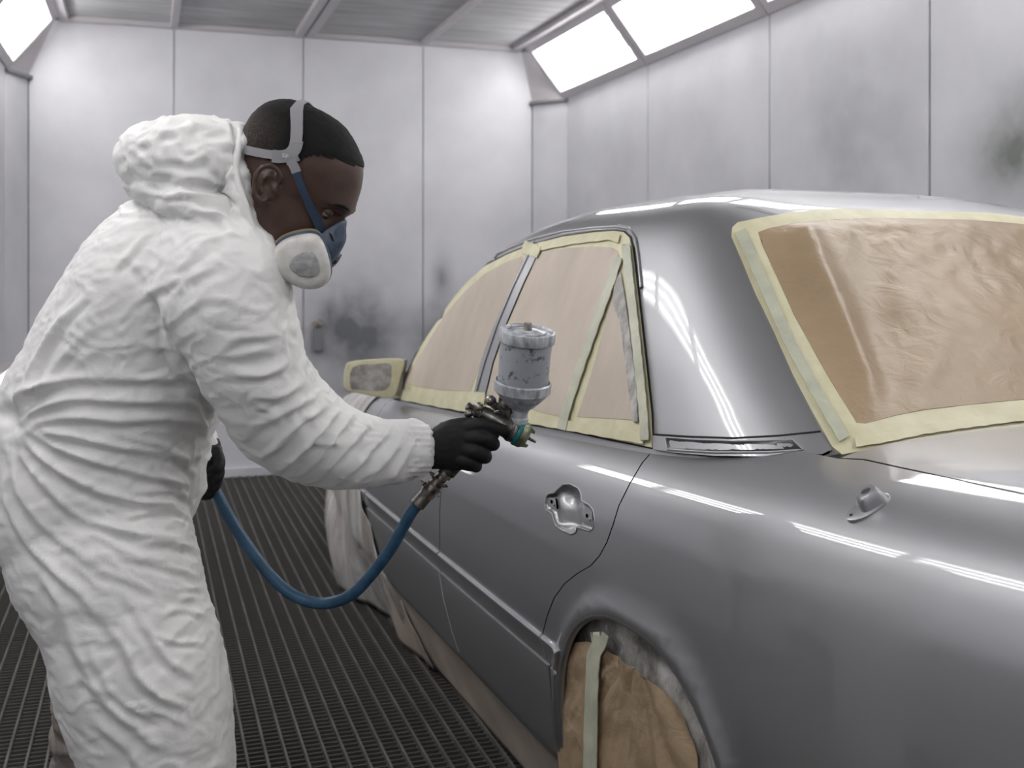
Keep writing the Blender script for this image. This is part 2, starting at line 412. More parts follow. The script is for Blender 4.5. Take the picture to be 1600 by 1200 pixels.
def body_tsz(t, v):
    t = np.asarray(t, float); v = np.asarray(v, float)
    s = np.interp(v, _len, _c[:, 0]); z = np.interp(v, _len, _c[:, 1])
    ds = (.13*np.clip((t-1.5)/1.5, 0, 2)**2) + .06*np.clip((-.95-t)/.7, 0, 2)**2 + .004*(t-.6)**2
    s2 = s + ds*(1-s/MID)
    r = arc_r(t, z)
    flare = .010*np.exp(-((r-ARC_R-.008)/.024)**2)*sstep(.22, .34, z)*(s < .08)
    s2 = s2 - flare
    z2 = z - .05*(t+.325)*sstep(.5, .92, z) - .09*sstep(1.35, 2.0, t)*sstep(.96, 1.05, z) - .10*np.clip((t-1.7)/1.3, 0, 2)**2*sstep(.7, 1, z)
    return t, s2, z2
def body(t, v):
    return car2world(*body_tsz(t, v))
# greenhouse: rings that step up from the belt to the roof: z, side inset, rear t, front t
_g = np.array([(.84,.075,-.96,2.03),(.93,.088,-.86,1.88),(1.0,.106,-.765,1.78),(1.08,.132,-.655,1.66),(1.16,.157,-.545,1.54),(1.24,.185,-.445,1.43),(1.32,.216,-.350,1.28),(1.385,.246,-.275,1.13),
  (1.427,.272,-.225,1.00),(1.455,.300,-.185,.88),(1.478,.338,-.135,.78),(1.500,.395,-.06,.68),(1.518,.475,.02,.58),(1.534,.58,.10,.48),(1.543,.70,.20,.37),(1.546,.845,.295,.305)])
_gi = np.arange(len(_g), dtype=float)
_gc = np.array([list(p) for p in [(0,0,0)]])
def _gcol(j):
    p = catmull([(i, _g[i, j], 0) for i in range(len(_g))], 16); return np.array([q.x for q in p]), np.array([q.y for q in p])
_gt = [_gcol(j) for j in range(4)]
NP = 7.0
def green_tsz(a, l):
    """a: 0 = left side, .25 = rear, .5 = right side, .75 = windscreen; l: ring number"""
    a = np.asarray(a, float); l = np.asarray(l, float)
    z, si, tr, tf = [np.interp(l, x, y) for x, y in _gt]
    c = np.cos(2*PI*a); s_ = np.sin(2*PI*a)
    k = (np.abs(c)**NP+np.abs(s_)**NP)**(-1/NP)
    hw = MID-si; hl = (tf-tr)/2; tc = (tf+tr)/2
    return tc - hl*k*s_, MID - hw*k*c, z
def green(a, l): return car2world(*green_tsz(a, l))
def nrm(fn, p, q, e=1e-4, e2=None):
    e2 = e2 or e
    d1 = fn(p+e, q)-fn(p-e, q); d2 = fn(p, q+e2)-fn(p, q-e2)
    n = np.cross(d1, d2); n /= np.maximum(np.linalg.norm(n, axis=-1, keepdims=True), 1e-12)
    return n
class Surf:
    def __init__(s, fn, pr, qr, n1, n2, sign, kp, kq, e=(1e-4, 1e-4)):
        s.fn, s.sign, s.kp, s.kq, s.e = fn, sign, kp, kq, e
        s.P, s.Q = np.meshgrid(np.linspace(*pr, n1), np.linspace(*qr, n2), indexing='ij')
        Wd = fn(s.P, s.Q); s.uv = proj(Wd)
        n = s.normal(s.P, s.Q); view = Wd-np.array([0, 0, CAMZ])
        s.ok = ((n*view).sum(-1) < 0) & (s.uv[..., 2] > .2)
        s.pr, s.qr = pr, qr
    def normal(s, p, q): return s.sign*nrm(s.fn, p, q, *s.e)
    def at(s, p, q, off=0):
        P = s.fn(p, q)
        if np.any(off): P = P + s.normal(p, q)*(np.asarray(off)[..., None] if np.ndim(off) else off)
        return P
    def inv(s, px, py):
        """parameters of the visible surface point at a pixel"""
        d = (s.uv[..., 0]-px)**2+(s.uv[..., 1]-py)**2
        d = np.where(s.ok, d, 1e12); i = np.unravel_index(np.argmin(d), d.shape)
        p, q = s.P[i], s.Q[i]
        for _ in range(8):
            f = proj(s.fn(p, q))[:2]-np.array([px, py]); h = 1e-4
            j1 = (proj(s.fn(p+h, q))[:2]-proj(s.fn(p-h, q))[:2])/(2*h); j2 = (proj(s.fn(p, q+h))[:2]-proj(s.fn(p, q-h))[:2])/(2*h)
            J = np.array([j1, j2]).T
            st = np.linalg.lstsq(J.T@J+np.eye(2)*4, -J.T@f, rcond=None)[0]
            p += np.clip(st[0], -.05, .05)*1.; q += np.clip(st[1], -.3, .3)
            p = min(max(p, s.pr[0]), s.pr[1]); q = min(max(q, s.qr[0]), s.qr[1])
        return float(p), float(q)
    def inv_line(s, pts, step=10, closed=False):
        out = []; n = len(pts); rng = n if closed else n-1
        for i in range(rng):
            a = np.array(pts[i], float); b = np.array(pts[(i+1) % n], float)
            k = max(1, int(np.hypot(*(b-a))/step))
            for j in range(k): out.append(s.inv(*(a+(b-a)*j/k)))
        if not closed: out.append(s.inv(*pts[-1]))
        return out
BS = Surf(body, (-1.5, 3.0), (.05, VMAX), 260, 160, 1, 1, 1)
_n = BS.normal(np.array(0.), np.array(.4))
if _n.dot(car2world(0, -1, 0)-car2world(0, 0, 0)) < 0: BS.sign = -1; BS = Surf(body, (-1.5, 3.0), (.05, VMAX), 260, 160, -1, 1, 1)
GS = Surf(green, (-.22, .45), (0, 13.5), 320, 160, 1, 5.0, .075, (1e-4, 1e-3))
_n = GS.normal(np.array(0.), np.array(4.))
if _n.dot(car2world(0, -1, 0)-car2world(0, 0, 0)) < 0: GS = Surf(green, (-.22, .45), (0, 13.5), 320, 160, -1, 5.0, .075, (1e-4, 1e-3))

def in_poly(P, poly):
    x, y = P[:, 0], P[:, 1]; r = np.zeros(len(P), bool); n = len(poly)
    for i in range(n):
        x0, y0 = poly[i]; x1, y1 = poly[(i+1) % n]
        if y0 == y1: continue
        c = ((y0 > y) != (y1 > y)) & (x < (x1-x0)*(y-y0)/(y1-y0)+x0); r ^= c
    return r
def seg_dist(P, poly, closed=True):
    P = np.asarray(P, float); poly = np.asarray(poly, float); n = len(poly); d = np.full(len(P), 1e9)
    for i in range(n if closed else n-1):
        a = poly[i]; b = poly[(i+1) % n]; ab = b-a; L = max(ab@ab, 1e-14)
        t = np.clip(((P-a)@ab)/L, 0, 1); q = a+t[:, None]*ab
        d = np.minimum(d, np.hypot(*(P-q).T))
    return d
def resample(poly, step, closed=True):
    out = []; n = len(poly)
    for i in range(n if closed else n-1):
        a = np.array(poly[i], float); b = np.array(poly[(i+1) % n], float); k = max(1, int(round(np.hypot(*(b-a))/step)))
        for j in range(k): out.append(a+(b-a)*j/k)
    if not closed: out.append(np.array(poly[-1], float))
    return out
def patch(S, outline, name, mat, parent, step=.03, off=0., holes=(), rim=.012, offfn=None, label=None, bstep=None, extra=None):
    """skin of surface S inside the outline (parameters), with an edge turned inwards by rim"""
    k = np.array([S.kp, S.kq]); bstep = bstep or step*.6
    loops = [np.array(resample([np.array(p)*k for p in L], bstep)) for L in [outline, *holes]]
    out = loops[0]; lo = out.min(0); hi = out.max(0)
    gx, gy = np.meshgrid(np.arange(lo[0]+step/2, hi[0], step), np.arange(lo[1]+step/2, hi[1], step))
    G = np.stack([gx.ravel(), gy.ravel()], -1)
    if extra is not None: G = np.concatenate([G, np.asarray(extra)*k])
    keep = in_poly(G, out)
    for L in loops[1:]: keep &= ~in_poly(G, L)
    for L in loops: keep &= seg_dist(G, L) > step*.35
    G = G[keep]
    allv = np.concatenate(loops+[G]); edges = []; b = 0
    for L in loops:
        n = len(L); edges += [(b+i, b+(i+1) % n) for i in range(n)]; b += n
    nb = b
    r = delaunay_2d_cdt([Vector(p) for p in allv], edges, [], 0, 1e-7)
    V = np.array([list(p) for p in r[0]]); F = [f for f in r[2]]
    C = np.array([V[list(f)].mean(0) for f in F]); keep = in_poly(C, out)
    for L in loops[1:]: keep &= ~in_poly(C, L)
    F = [f for f, q in zip(F, keep) if q]
    p, q = V[:, 0]/k[0], V[:, 1]/k[1]
    nn = S.normal(p, q); pos = S.fn(p, q)
    o = np.full(len(V), off, float)
    if offfn is not None: o = o + offfn(V, pos, loops, p, q)
    pos = pos + nn*o[:, None]
    # orientation
    f0 = F[len(F)//2]; g = np.cross(pos[f0[1]]-pos[f0[0]], pos[f0[2]]-pos[f0[0]])
    if g@nn[f0[0]] < 0: F = [tuple(reversed(f)) for f in F]
    verts = list(pos); normals = list(nn)
    if offfn is not None: normals = None
    if rim:
        # map boundary
        orig = r[3]; idx = {}
        for i, o_ in enumerate(orig):
            for q_ in o_: idx[q_] = i
        b = 0
        for li, L in enumerate(loops):
            n = len(L); ring = [idx[b+i] for i in range(n) if (b+i) in idx]; b += n
            m = len(ring); base = len(verts)
            for i in ring: verts.append(pos[i])
            for i in ring: verts.append(pos[i]-nn[i]*rim)
            if normals is not None:
                Lc = np.array([pos[i] for i in ring])
                for rep in range(2):
                    for i in range(m):
                        tg = Lc[(i+1) % m]-Lc[i-1]; q_ = np.cross(tg, nn[ring[i]]); q_ /= max(np.linalg.norm(q_), 1e-9); normals.append(q_)
            ar = 0.
            for i in range(m):
                a_ = V[ring[i]]; b_ = V[ring[(i+1) % m]]; ar += a_[0]*b_[1]-a_[1]*b_[0]
            for i in range(m):
                j = (i+1) % m; F.append((base+i, base+j, base+m+j, base+m+i))
    return mesh_obj(name, verts, F, mat, parent, True, normals, label)
def strip(S, line, width, name, mat, parent, off=.0, h=.002, label=None):
    """raised band along a parameter line on surface S; width in metres, rounded profile"""
    P = np.array(line); pos = S.fn(P[:, 0], P[:, 1]); nn = S.normal(P[:, 0], P[:, 1])
    n = len(pos); V = []; F = []
    wd = width if np.ndim(width) else np.full(n, width)
    prof = [(-.5, -h*.6), (-.42, .6*h), (-.2, h), (.2, h), (.42, .6*h), (.5, -h*.6)]
    for i in range(n):
        tg = pos[min(i+1, n-1)]-pos[max(i-1, 0)]; tg /= max(np.linalg.norm(tg), 1e-9); sd = np.cross(tg, nn[i])
        for a, b in prof: V.append(pos[i]+sd*a*wd[i]+nn[i]*(b+off))
    m = len(prof)
    F = [(i*m+j, (i+1)*m+j, (i+1)*m+j+1, i*m+j+1) for i in range(n-1) for j in range(m-1)]
    return mesh_obj(name, V, F, mat, parent, True, None, label)
def mirror_obj(o, name=None):
    """copy of a left-side part on the right side of the car"""
    me = o.data.copy(); co = np.empty(len(me.vertices)*3); me.vertices.foreach_get('co', co); co = co.reshape(-1, 3)
    c0 = car2world(0, MID, 0); ax = car2world(0, 1, 0)-car2world(0, 0, 0); ax /= np.linalg.norm(ax)
    d = (co-c0)@ax; co = co-2*d[:, None]*ax
    me.vertices.foreach_set('co', co.ravel()); me.flip_normals(); me.update()
    q = bpy.data.objects.new(name or o.name, me); link(q, o.parent); return q

car = empty('car', tuple(car2world(.9, MID, 0)), 'grey freshly painted sedan with windows and wheels masked in paper and tape', 'car')
# ---- greenhouse shell
na, nl = 240, 80
A = np.arange(na)/na; Lv = np.linspace(0, len(_g)-1, nl)
pp, qq = np.meshgrid(A, Lv, indexing='ij'); Gv = green(pp, qq).reshape(-1, 3); Gn = GS.normal(pp, qq).reshape(-1, 3)
F = [(i*nl+j, ((i+1) % na)*nl+j, ((i+1) % na)*nl+j+1, i*nl+j+1) for i in range(na) for j in range(nl-1)]
F.append(tuple(i*nl+nl-1 for i in range(na)))
g0 = F[0]; 
if np.cross(Gv[g0[1]]-Gv[g0[0]], Gv[g0[2]]-Gv[g0[0]])@Gn[g0[0]] < 0: F = [tuple(reversed(f)) for f in F]
mesh_obj('roof_and_pillars', Gv, F, M['paint'], car, True, Gn)
# ---- side body panels
C_GAP = [(1021,703),(1003,724),(984,756),(967,790),(958,820),(948,848),(937,868),(923,884),(902,896),(882,912),(866,934),(855,962),(848,990)]
B_GAP = [(737,650),(712,672),(698,700),(690,750),(687,800),(687,870),(690,905),(700,960),(716,1008)]
A_GAP = [(612,624),(594,642),(581,670),(573,770),(578,850),(596,892)]
cg = BS.inv_line(C_GAP, 12); bg = BS.inv_line(B_GAP, 14); ag = BS.inv_line(A_GAP, 14)
V_SILL = float(np.interp(.262, _c[:12*5, 1], _len[:12*5])); V_BELT = float(np.interp(.985, _c[:, 1], _len))
v_of = lambda z: float(np.interp(z, _c[24:, 1], _len[24:]))
def off_line(line, d):
    P = np.array(line); T = np.gradient(P, axis=0); T /= np.linalg.norm(T, axis=1)[:, None]
    return [tuple(p+np.array([-t[1], t[0]])*d) for p, t in zip(P, T)]
GAPW = .0022
ARC_LEFT = (ARC_T+ARC_R*math.cos(math.radians(8)), ARC_Z+ARC_R*math.sin(math.radians(8)))
# close the gap lines down to the sill; order: from the belt down
cg2 = cg + [(-.062+.0, v_of(.44)), (-.052, v_of(.38)), (-.050, v_of(.33)), (-.058, V_SILL)]
bg2 = bg + [(bg[-1][0]-.01, V_SILL)]
ag2 = ag + [(ag[-1][0], V_SILL)]
dbg_c, dbg_b, dbg_a = cg, bg, ag
def side(line, d): return [(p[0]+d, p[1]) for p in line]
BELT = lambda t: V_BELT+.03
def cap_top(line): return [(line[0][0], V_BELT+.03)] + list(line)
# handle recess outline
HND = [(872,764),(880,757),(890,756),(903,762),(908,770),(909,783),(920,789),(927,797),(929,812),(927,826),(921,830),(902,824),(900,832),(893,835),(879,829),(868,821),(865,812),(863,803),(853,797),(851,788),(853,776),(858,771),(866,770)]
hnd = BS.inv_line(HND, 3, True)
rd = side(cap_top(cg2), GAPW) ; fd_r = side(cap_top(bg2), GAPW); rd_l = side(cap_top(bg2), -GAPW)
rear_door = patch(BS, rd + rd_l[::-1], 'rear_door', M['paint'], car, .022, holes=[hnd], rim=.014, bstep=.012)
fd_l = side(cap_top(ag2), -GAPW)
front_door = patch(BS, fd_r + fd_l[::-1], 'front_door', M['paint'], car, .03, rim=.014)
fe_r = side(cap_top(ag2), GAPW)
# front wheel arch
FT = 2.36
arc_f = [(FT+.36*math.cos(q), v_of(max(.31, .30+.36*math.sin(q)))) for q in np.linspace(PI*1.0, 0, 24)]
patch(BS, fe_r + [(1.95, V_SILL)] + arc_f + [(FT+.36, V_SILL), (2.98, V_SILL+.08), (2.98, v_of(1.02)), (1.62, v_of(1.02)), (1.55, V_BELT+.06)], 'front_fender', M['paint'], car, .04)
# quarter panel
_q = np.linspace(math.radians(6), math.radians(176), 46)
arc = [(arc_p(q, ARC_R)[0], v_of(arc_p(q, ARC_R)[1])) for q in _q]
arc[0] = (arc[0][0], arc[0][1])
TG = [(1312,716),(1350,718),(1400,729),(1480,746),(1600,772)]
tg = BS.inv_line(TG, 14); tgend = tg[-1]; tg2 = tg+[(-1.45, tgend[1]+.012), (-1.55, tgend[1]+.01)]
qp = side(cap_top(cg2), -GAPW)
tail = arc[-1]
quarter = patch(BS, [(qp[0][0], V_BELT+.10)] + qp[1:] + [(arc[0][0]-.012, V_SILL), (arc[0][0]-.0, v_of(.31))] + arc + [(tail[0], V_SILL), (-1.55, V_SILL)] + [(p[0], p[1]-GAPW) for p in tg2[::-1]], 'quarter_panel', M['paint'], car, .022, rim=.014, bstep=.012)
# boot lid and bonnet, both sides
boot = patch(BS, [(p[0], p[1]+GAPW) for p in tg2] + [(-1.55, VMAX), (tg2[0][0], VMAX)], 'boot_lid', M['paint'], car, .03, rim=.014)
hood_v = v_of(1.012)
hood = patch(BS, [(1.62, v_of(1.024)), (2.98, v_of(1.024)), (2.98, VMAX), (1.40, VMAX), (1.45, v_of(1.035))], 'bonnet', M['paint'], car, .05)
for o, nm in ((rear_door, 'rear_door'), (front_door, 'front_door'), (quarter, 'quarter_panel'), (boot, 'boot_lid'), (hood, 'bonnet')):
    mirror_obj(o, nm)
mirror_obj([o for o in car.children if o.name.startswith('front_fender')][0] if car.children else bpy.data.objects['front_fender'], 'front_fender')
hcm = np.mean(hnd, axis=0)
# dark inner body that closes gaps and wheel housings
def inner_body(d=.016):
    ts = np.linspace(-1.54, 2.97, 120); vs = np.linspace(.0, VMAX, 70)
    P, Q = np.meshgrid(ts, vs, indexing='ij'); pos = BS.at(P, Q, np.full(P.shape, -d))
    _, s_, z_ = body_tsz(P, Q)
    V = pos.reshape(-1, 3); n2 = len(vs); F = []
    for i in range(len(ts)-1):
        for j in range(n2-1):
            t_, zz = ts[i], z_[i, j]
            if abs(t_-hcm[0]) < .11 and abs(vs[j]-hcm[1]) < .12: continue
            if arc_r(t_, zz) < ARC_R+.012 and s_[i, j] < .3: continue
            if np.hypot(t_-FT, zz-ARC_Z) < .37 and s_[i, j] < .3: continue
            F.append((i*n2+j, (i+1)*n2+j, (i+1)*n2+j+1, i*n2+j+1))
    return V, F
V, F = inner_body()
ib = mesh_obj('inner_body', V, F, M['gap'], car); mirror_obj(ib)
# wheel housings + tyres (hidden behind the masks)
for T0 in (ARC_T, FT):
    for sd in (0, 1):
        mb = MB(); so_ = 0 if T0 < 1 else .09
        def cw(t, s, z):
            return Vector(car2world(t, s if not sd else CARW-s, z))
        pts = [(T0-ARC_T+arc_p(q, ARC_R+.014)[0], max(.15, arc_p(q, ARC_R+.014)[1])) for q in np.linspace(-.5, PI+.5, 30)]
        V = [cw(t, .048+so_, z) for t, z in pts]+[cw(t, .34, z) for t, z in pts]; n = len(pts)
        mb.add(V, [(i, i+1, n+i+1, n+i) for i in range(n-1)]+[tuple(range(n, 2*n))])
        mb.build('wheel_housing', M['gap'], car)
        c = cw(T0, .15+so_, .315); ax = cw(T0, 0, 0)-cw(T0, 1, 0)
        wh = MB().lathe(c, ax, [(-.085,.20),(-.095,.25),(-.09,.295),(-.06,.315),(.06,.315),(.09,.295),(.095,.25),(.08,.20)], 48).build('wheel', M['gap'], car, auto=.7)
        MB().lathe(c, ax, [(.02,.19),(.05,.195),(.07,.12),(.06,.03)], 32).build('hub', M['steel'], wh, auto=.7)
# rear and front ends, simple bumpers
for T0, sg in ((-1.55, -1), (2.97, 1)):
    P = [body(np.array(T0), np.array(v)) for v in np.linspace(.05, VMAX, 30)]
    c0 = car2world(0, MID, 0); ax = car2world(0, 1, 0)-car2world(0, 0, 0)
    Q = [p-2*((p-c0)@ax)*ax for p in P[::-1]][1:]
    ring = P+Q; fw = (car2world(1, 0, 0)-car2world(0, 0, 0))*sg
    cen = np.mean(ring, axis=0); n = len(ring)
    r2 = [cen+(p-cen)*.93+fw*.05 for p in ring]
    mesh_obj('rear_end' if sg < 0 else 'front_end', ring+r2, [(i, (i+1) % n, n+(i+1) % n, n+i) for i in range(n)]+[tuple(range(n, 2*n))], M['paint'], car)
    mb = MB(); pts = [car2world(T0+sg*(.02+.04*(1-((s_-MID)/MID)**2)), s_, .48) for s_ in np.linspace(.12, CARW-.12, 12)]
    mb.tube([Vector(p) for p in pts], .09, 12); mb.build('bumper', M['paint'], car, smooth=True)
MB().add([Vector(car2world(t, s, z)) for t in (-1.4, 2.9) for s in (.2, CARW-.2) for z in (.24, .30)], [(0,1,3,2),(4,6,7,5),(0,4,5,1),(2,3,7,6),(0,2,6,4),(1,5,7,3)]).build('underbody', M['gap'], car)
# ---- protective side moulding and lower cladding line
def band(line_t0, line_t1, rows, name, par, mat=None, nseg=60):
    """rows: (z, offset); t limits given as functions of z"""
    V = []; F = []
    for i in range(nseg+1):
        for (z, o) in rows:
            a, b_ = line_t0(z), line_t1(z); t = a+(b_-a)*i/nseg; v = v_of(z)
            V.append(BS.at(np.array(t), np.array(v), float(o)))
    m = len(rows)
    F = [(i*m+j, (i+1)*m+j, (i+1)*m+j+1, i*m+j+1) for i in range(nseg) for j in range(m-1)]
    F += [tuple(range(m-1, -1, -1)), tuple(nseg*m+j for j in range(m))]
    bm_o = mesh_obj(name, V, F, mat or M['paint'], par, True)
    bm = bmesh.new(); bm.from_mesh(bm_o.data); bmesh.ops.recalc_face_normals(bm, faces=bm.faces)
    for e in bm.edges:
        if len(e.link_faces) == 2 and e.calc_face_angle(0) > .6: e.smooth = False
    bm.to_mesh(bm_o.data); bm.free(); return bm_o
def t_at(line, z):
    P = np.array(line); zz = np.array([body_tsz(p[0], p[1])[2] for p in P]); o = np.argsort(zz)
    return float(np.interp(z, zz[o], P[o, 0]))
mold = [(.497,-.002),(.4975,.004),(.500,.0065),(.528,.0065),(.534,.0085),(.540,.0085),(.5445,.005),(.546,-.002)]
clad = [(.290,-.002),(.292,.003),(.34,.005),(.42,.005),(.480,.005),(.4865,.004),(.488,-.002)]
for (r_, l_, par) in ((cg2, bg2, rear_door), (bg2, ag2, front_door)):
    e = .004
    band(lambda z: t_at(r_, z)+e, lambda z: t_at(l_, z)-e, mold, 'side_moulding', par)
    band(lambda z: t_at(r_, z)+e, lambda z: t_at(l_, z)-e, clad, 'lower_cladding', par)
acz = lambda z: ARC_T+ARC_A*1.03*max(1-(abs(z-ARC_Z)/ARC_B/1.03)**ARC_E, 0)**(1/ARC_E)
band(lambda z: acz(z), lambda z: t_at(cg2, z)-.004, mold, 'side_moulding', quarter, nseg=8)
band(lambda z: acz(z), lambda z: t_at(cg2, z)-.004, clad, 'lower_cladding', quarter, nseg=8)
band(lambda z: t_at(ag2, z)+.004, lambda z: 1.97, mold, 'side_moulding', bpy.data.objects['front_fender'], nseg=10)
# ---- handle recess: pan, rolled lip, two mounting brackets
hc = np.mean(hnd, axis=0)
def pan_off(V, pos, loops, p, q):
    d = seg_dist(V, loops[0]); u = proj(pos)
    base = -.010*np.clip(d/.004, 0, 1)
    # deep dish in the middle between the lobes
    mid = np.exp(-((u[:, 0]-886)/13)**4)
    return base - .022*mid*np.clip(d/.014, 0, 1)**.7
pan = patch(BS, hnd, 'handle_recess', M['paint'], rear_door, .0035, rim=0, offfn=pan_off, bstep=.003)
hl = hnd+[hnd[0]]
strip(BS, hl, .0045, 'recess_lip', M['paint'], rear_door, off=-.0004, h=.0020)
for (cx_, cy_, w_, h_) in ((860, 784, 7, 9), (915, 806, 9, 11)):
    P_ = [(cx_-w_, cy_-h_), (cx_+w_-2, cy_-h_+3), (cx_+w_, cy_+h_+2), (cx_-w_+1, cy_+h_-2)]
    H_ = [(cx_-2.5, cy_-4), (cx_+1.5, cy_-3), (cx_+1.5, cy_+3), (cx_-2.5, cy_+2)]
    ol = BS.inv_line(P_, 4, True); hh = BS.inv_line(H_, 3, True)
    br = patch(BS, ol, 'handle_bracket', M['paint'], rear_door, .004, off=-.004, holes=[hh], rim=.004, bstep=.003)
    q_ = BS.inv(cx_+w_*.55, cy_+h_*.55); pq = Vector(BS.at(np.array(q_[0]), np.array(q_[1]), -.003)); nn_ = Vector(BS.normal(np.array(q_[0]), np.array(q_[1])))
    MB().lathe(pq, nn_, [(-.002,.003),(.001,.003),(.002,.0015)], 12).build('screw', M['steel'], br, auto=.6)
# ---- wheel arch lip (rolled edge)
lip = [(arc_p(q, ARC_R-.003)[0], v_of(max(.29, arc_p(q, ARC_R-.003)[1]))) for q in np.linspace(math.radians(0), math.radians(180), 70)]
strip(BS, lip, .016, 'arch_lip', M['paint'], quarter, off=-.006, h=.006)
# ---- window masking, left side
DLO = [(617,622),(634,590),(660,540),(698,480),(728,444),(760,416),(795,398),(830,384),(880,371),(930,364),(962,362),(976,364),(985,372),(989,388),(994,430),(1002,500),(1011,580),(1018,645),(1021,700),(960,687),(890,672),(820,660),(750,648),(680,634)]
dlo = GS.inv_line(DLO, 10, True)
def grow(pts, d):
    c = np.mean(pts, 0); out = []
    n = len(pts)
    for i in range(n):
        a = np.array(pts[i-1], float); b = np.array(pts[(i+1) % n], float); t = b-a; t /= max(np.hypot(*t), 1e-6); nrm_ = np.array([t[1], -t[0]])
        p = np.array(pts[i], float)
        if (p-c)@nrm_ < 0 and False: nrm_ = -nrm_
        out.append(tuple(p+nrm_*d))
    return out
side_mask = empty('tmp', (0,0,0)); bpy.data.objects.remove(side_mask)
patch(GS, GS.inv_line(grow(DLO, 3.2), 10, True), 'window_seal', M['gap'], car, .03, off=.0006, rim=0, bstep=.012)
def wr(amp, sc_=1.0, seed=0., th=(1, 1)):
    def f(V, pos, loops, p, q):
        d = np.minimum(seg_dist(V, loops[0])/.05, 1)
        return np.array([amp*(.9+noise.fractal(Vector((a*7*sc_*th[0]+seed, b*7*sc_*th[1], seed)), 1.0, 2.2, 5)) for a, b in V])*(.15+.85*d)
    return f
sm = patch(GS, dlo, 'side_window_tape', M['tape'], car, .02, off=.0035, rim=.004, offfn=wr(.0012, 3), bstep=.012, label='pale yellow tape border around the side windows')
FP = [(634,600),(656,560),(698,492),(728,457),(758,430),(792,411),(818,402),(820,408),(800,452),(772,515),(752,570),(738,612),(690,610)]
patch(GS, GS.inv_line(FP, 8, True), 'front_window_paper', M['paper2'], sm, .018, off=.0055, rim=.002, offfn=wr(.002, 1.4, 3), bstep=.012)
RP = [(762,622),(775,570),(800,500),(826,440),(842,400),(850,394),(890,389),(930,387),(958,388),(967,393),(970,400),(972,414),(958,452),(934,520),(912,590),(893,642),(889,655),(820,638)]
patch(GS, GS.inv_line(RP, 8, True), 'rear_window_paper', M['paper2'], sm, .018, off=.0055, rim=.002, offfn=wr(.002, 1.4, 9), bstep=.012)
QP = [(966,440),(974,425),(981,470),(988,520),(996,590),(1001,640),(1001,658),(960,655),(905,652),(926,590),(945,520)]
M['quarter_paper'] = M['paper2'].copy()
qo = patch(GS, GS.inv_line(QP, 8, True), 'quarter_light_paper', M['paper2'], sm, .016, off=.0055, rim=.002, offfn=wr(.003, 1.6, 5), bstep=.012)
PL = [(965,445),(975,428),(984,480),(992,540),(1000,600),(1003,660),(996,662),(988,610),(982,560),(975,510),(964,478)]
patch(GS, GS.inv_line(PL, 8, True), 'plastic_fold', M['dusty'], sm, .012, off=.0095, rim=.004, offfn=wr(.006, 3, 2), bstep=.01, label='wrinkled grey plastic fold beside the rear tape')
def tape_band(S, pts, wpx, name, mat, par, off=.006, label=None, step=8):
    """strip of tape: pixel line with width, edges slightly uneven"""
    P = resample(pts, step, False); L = []; R = []
    for i, p in enumerate(P):
        t = P[min(i+1, len(P)-1)]-P[max(i-1, 0)]; t /= np.hypot(*t); n_ = np.array([-t[1], t[0]])
        w1 = wpx/2*(1+.08*math.sin(i*1.7)); L.append(p+n_*w1); R.append(p-n_*w1)
    ol = [S.inv(*q) for q in L]+[S.inv(*q) for q in R[::-1]]
    return patch(S, ol, name, mat, par, .014, off=off, rim=.0015, offfn=wr(.0010, 5, len(pts)+off*1000), bstep=.012, label=label)
tape_band(GS, [(972,405),(962,440),(940,500),(915,570),(892,640),(884,673)], 13, 'diagonal_tape', M['tape2'], sm, .0125, 'diagonal greenish tape strip on the rear window')
tape_band(GS, [(632,618),(700,631),(760,641),(830,655),(900,668),(960,679),(1012,688)], 15, 'lower_tape', M['tape'], sm, .0105)
tape_band(GS, [(984,385),(990,440),(998,510),(1006,580),(1013,650),(1015,690)], 13, 'edge_tape', M['tape2'], sm, .0125)
tape_band(GS, [(846,388),(900,378),(955,372),(972,376)], 12, 'upper_tape', M['tape'], sm, .0100)
# B pillar
BP = [(831,387),(845,384),(847,392),(822,444),(796,505),(774,568),(760,628),(743,623),(754,572),(774,515),(802,452),(824,405)]
bp_ = patch(GS, GS.inv_line(BP, 8, True), 'door_pillar', M['paint'], car, .014, off=.0088, rim=.004, bstep=.012)
strip(GS, GS.inv_line([(840,379),(832,398),(806,452),(782,510),(762,570),(750,612)], 8), .005, 'pillar_gap', M['gap'], bp_, off=.0105, h=.0006)
tape_band(GS, [(838,384),(832,402)], 26, 'pillar_tape', M['tape'], sm, .0125)
tape_band(GS, [(751,614),(748,646)], 26, 'pillar_tape', M['tape'], sm, .0125)
# drip rail along the side of the roof
strip(GS, GS.inv_line([(700,470),(728,437),(760,408),(795,389),(830,375),(880,362),(930,356),(965,354),(983,358),(994,374),(998,400),(1003,450)], 8), .010, 'window_frame_bead', M['paint'], car, off=0, h=.005)
# double bead across the roof above the rear window corner
for dx_ in (0, 7):
    strip(GS, GS.inv_line([(1150+dx_,322),(1180+dx_,327),(1205+dx_,334),(1218+dx_,338)], 6), .004, 'roof_bead', M['paint'], car, off=0, h=.002)
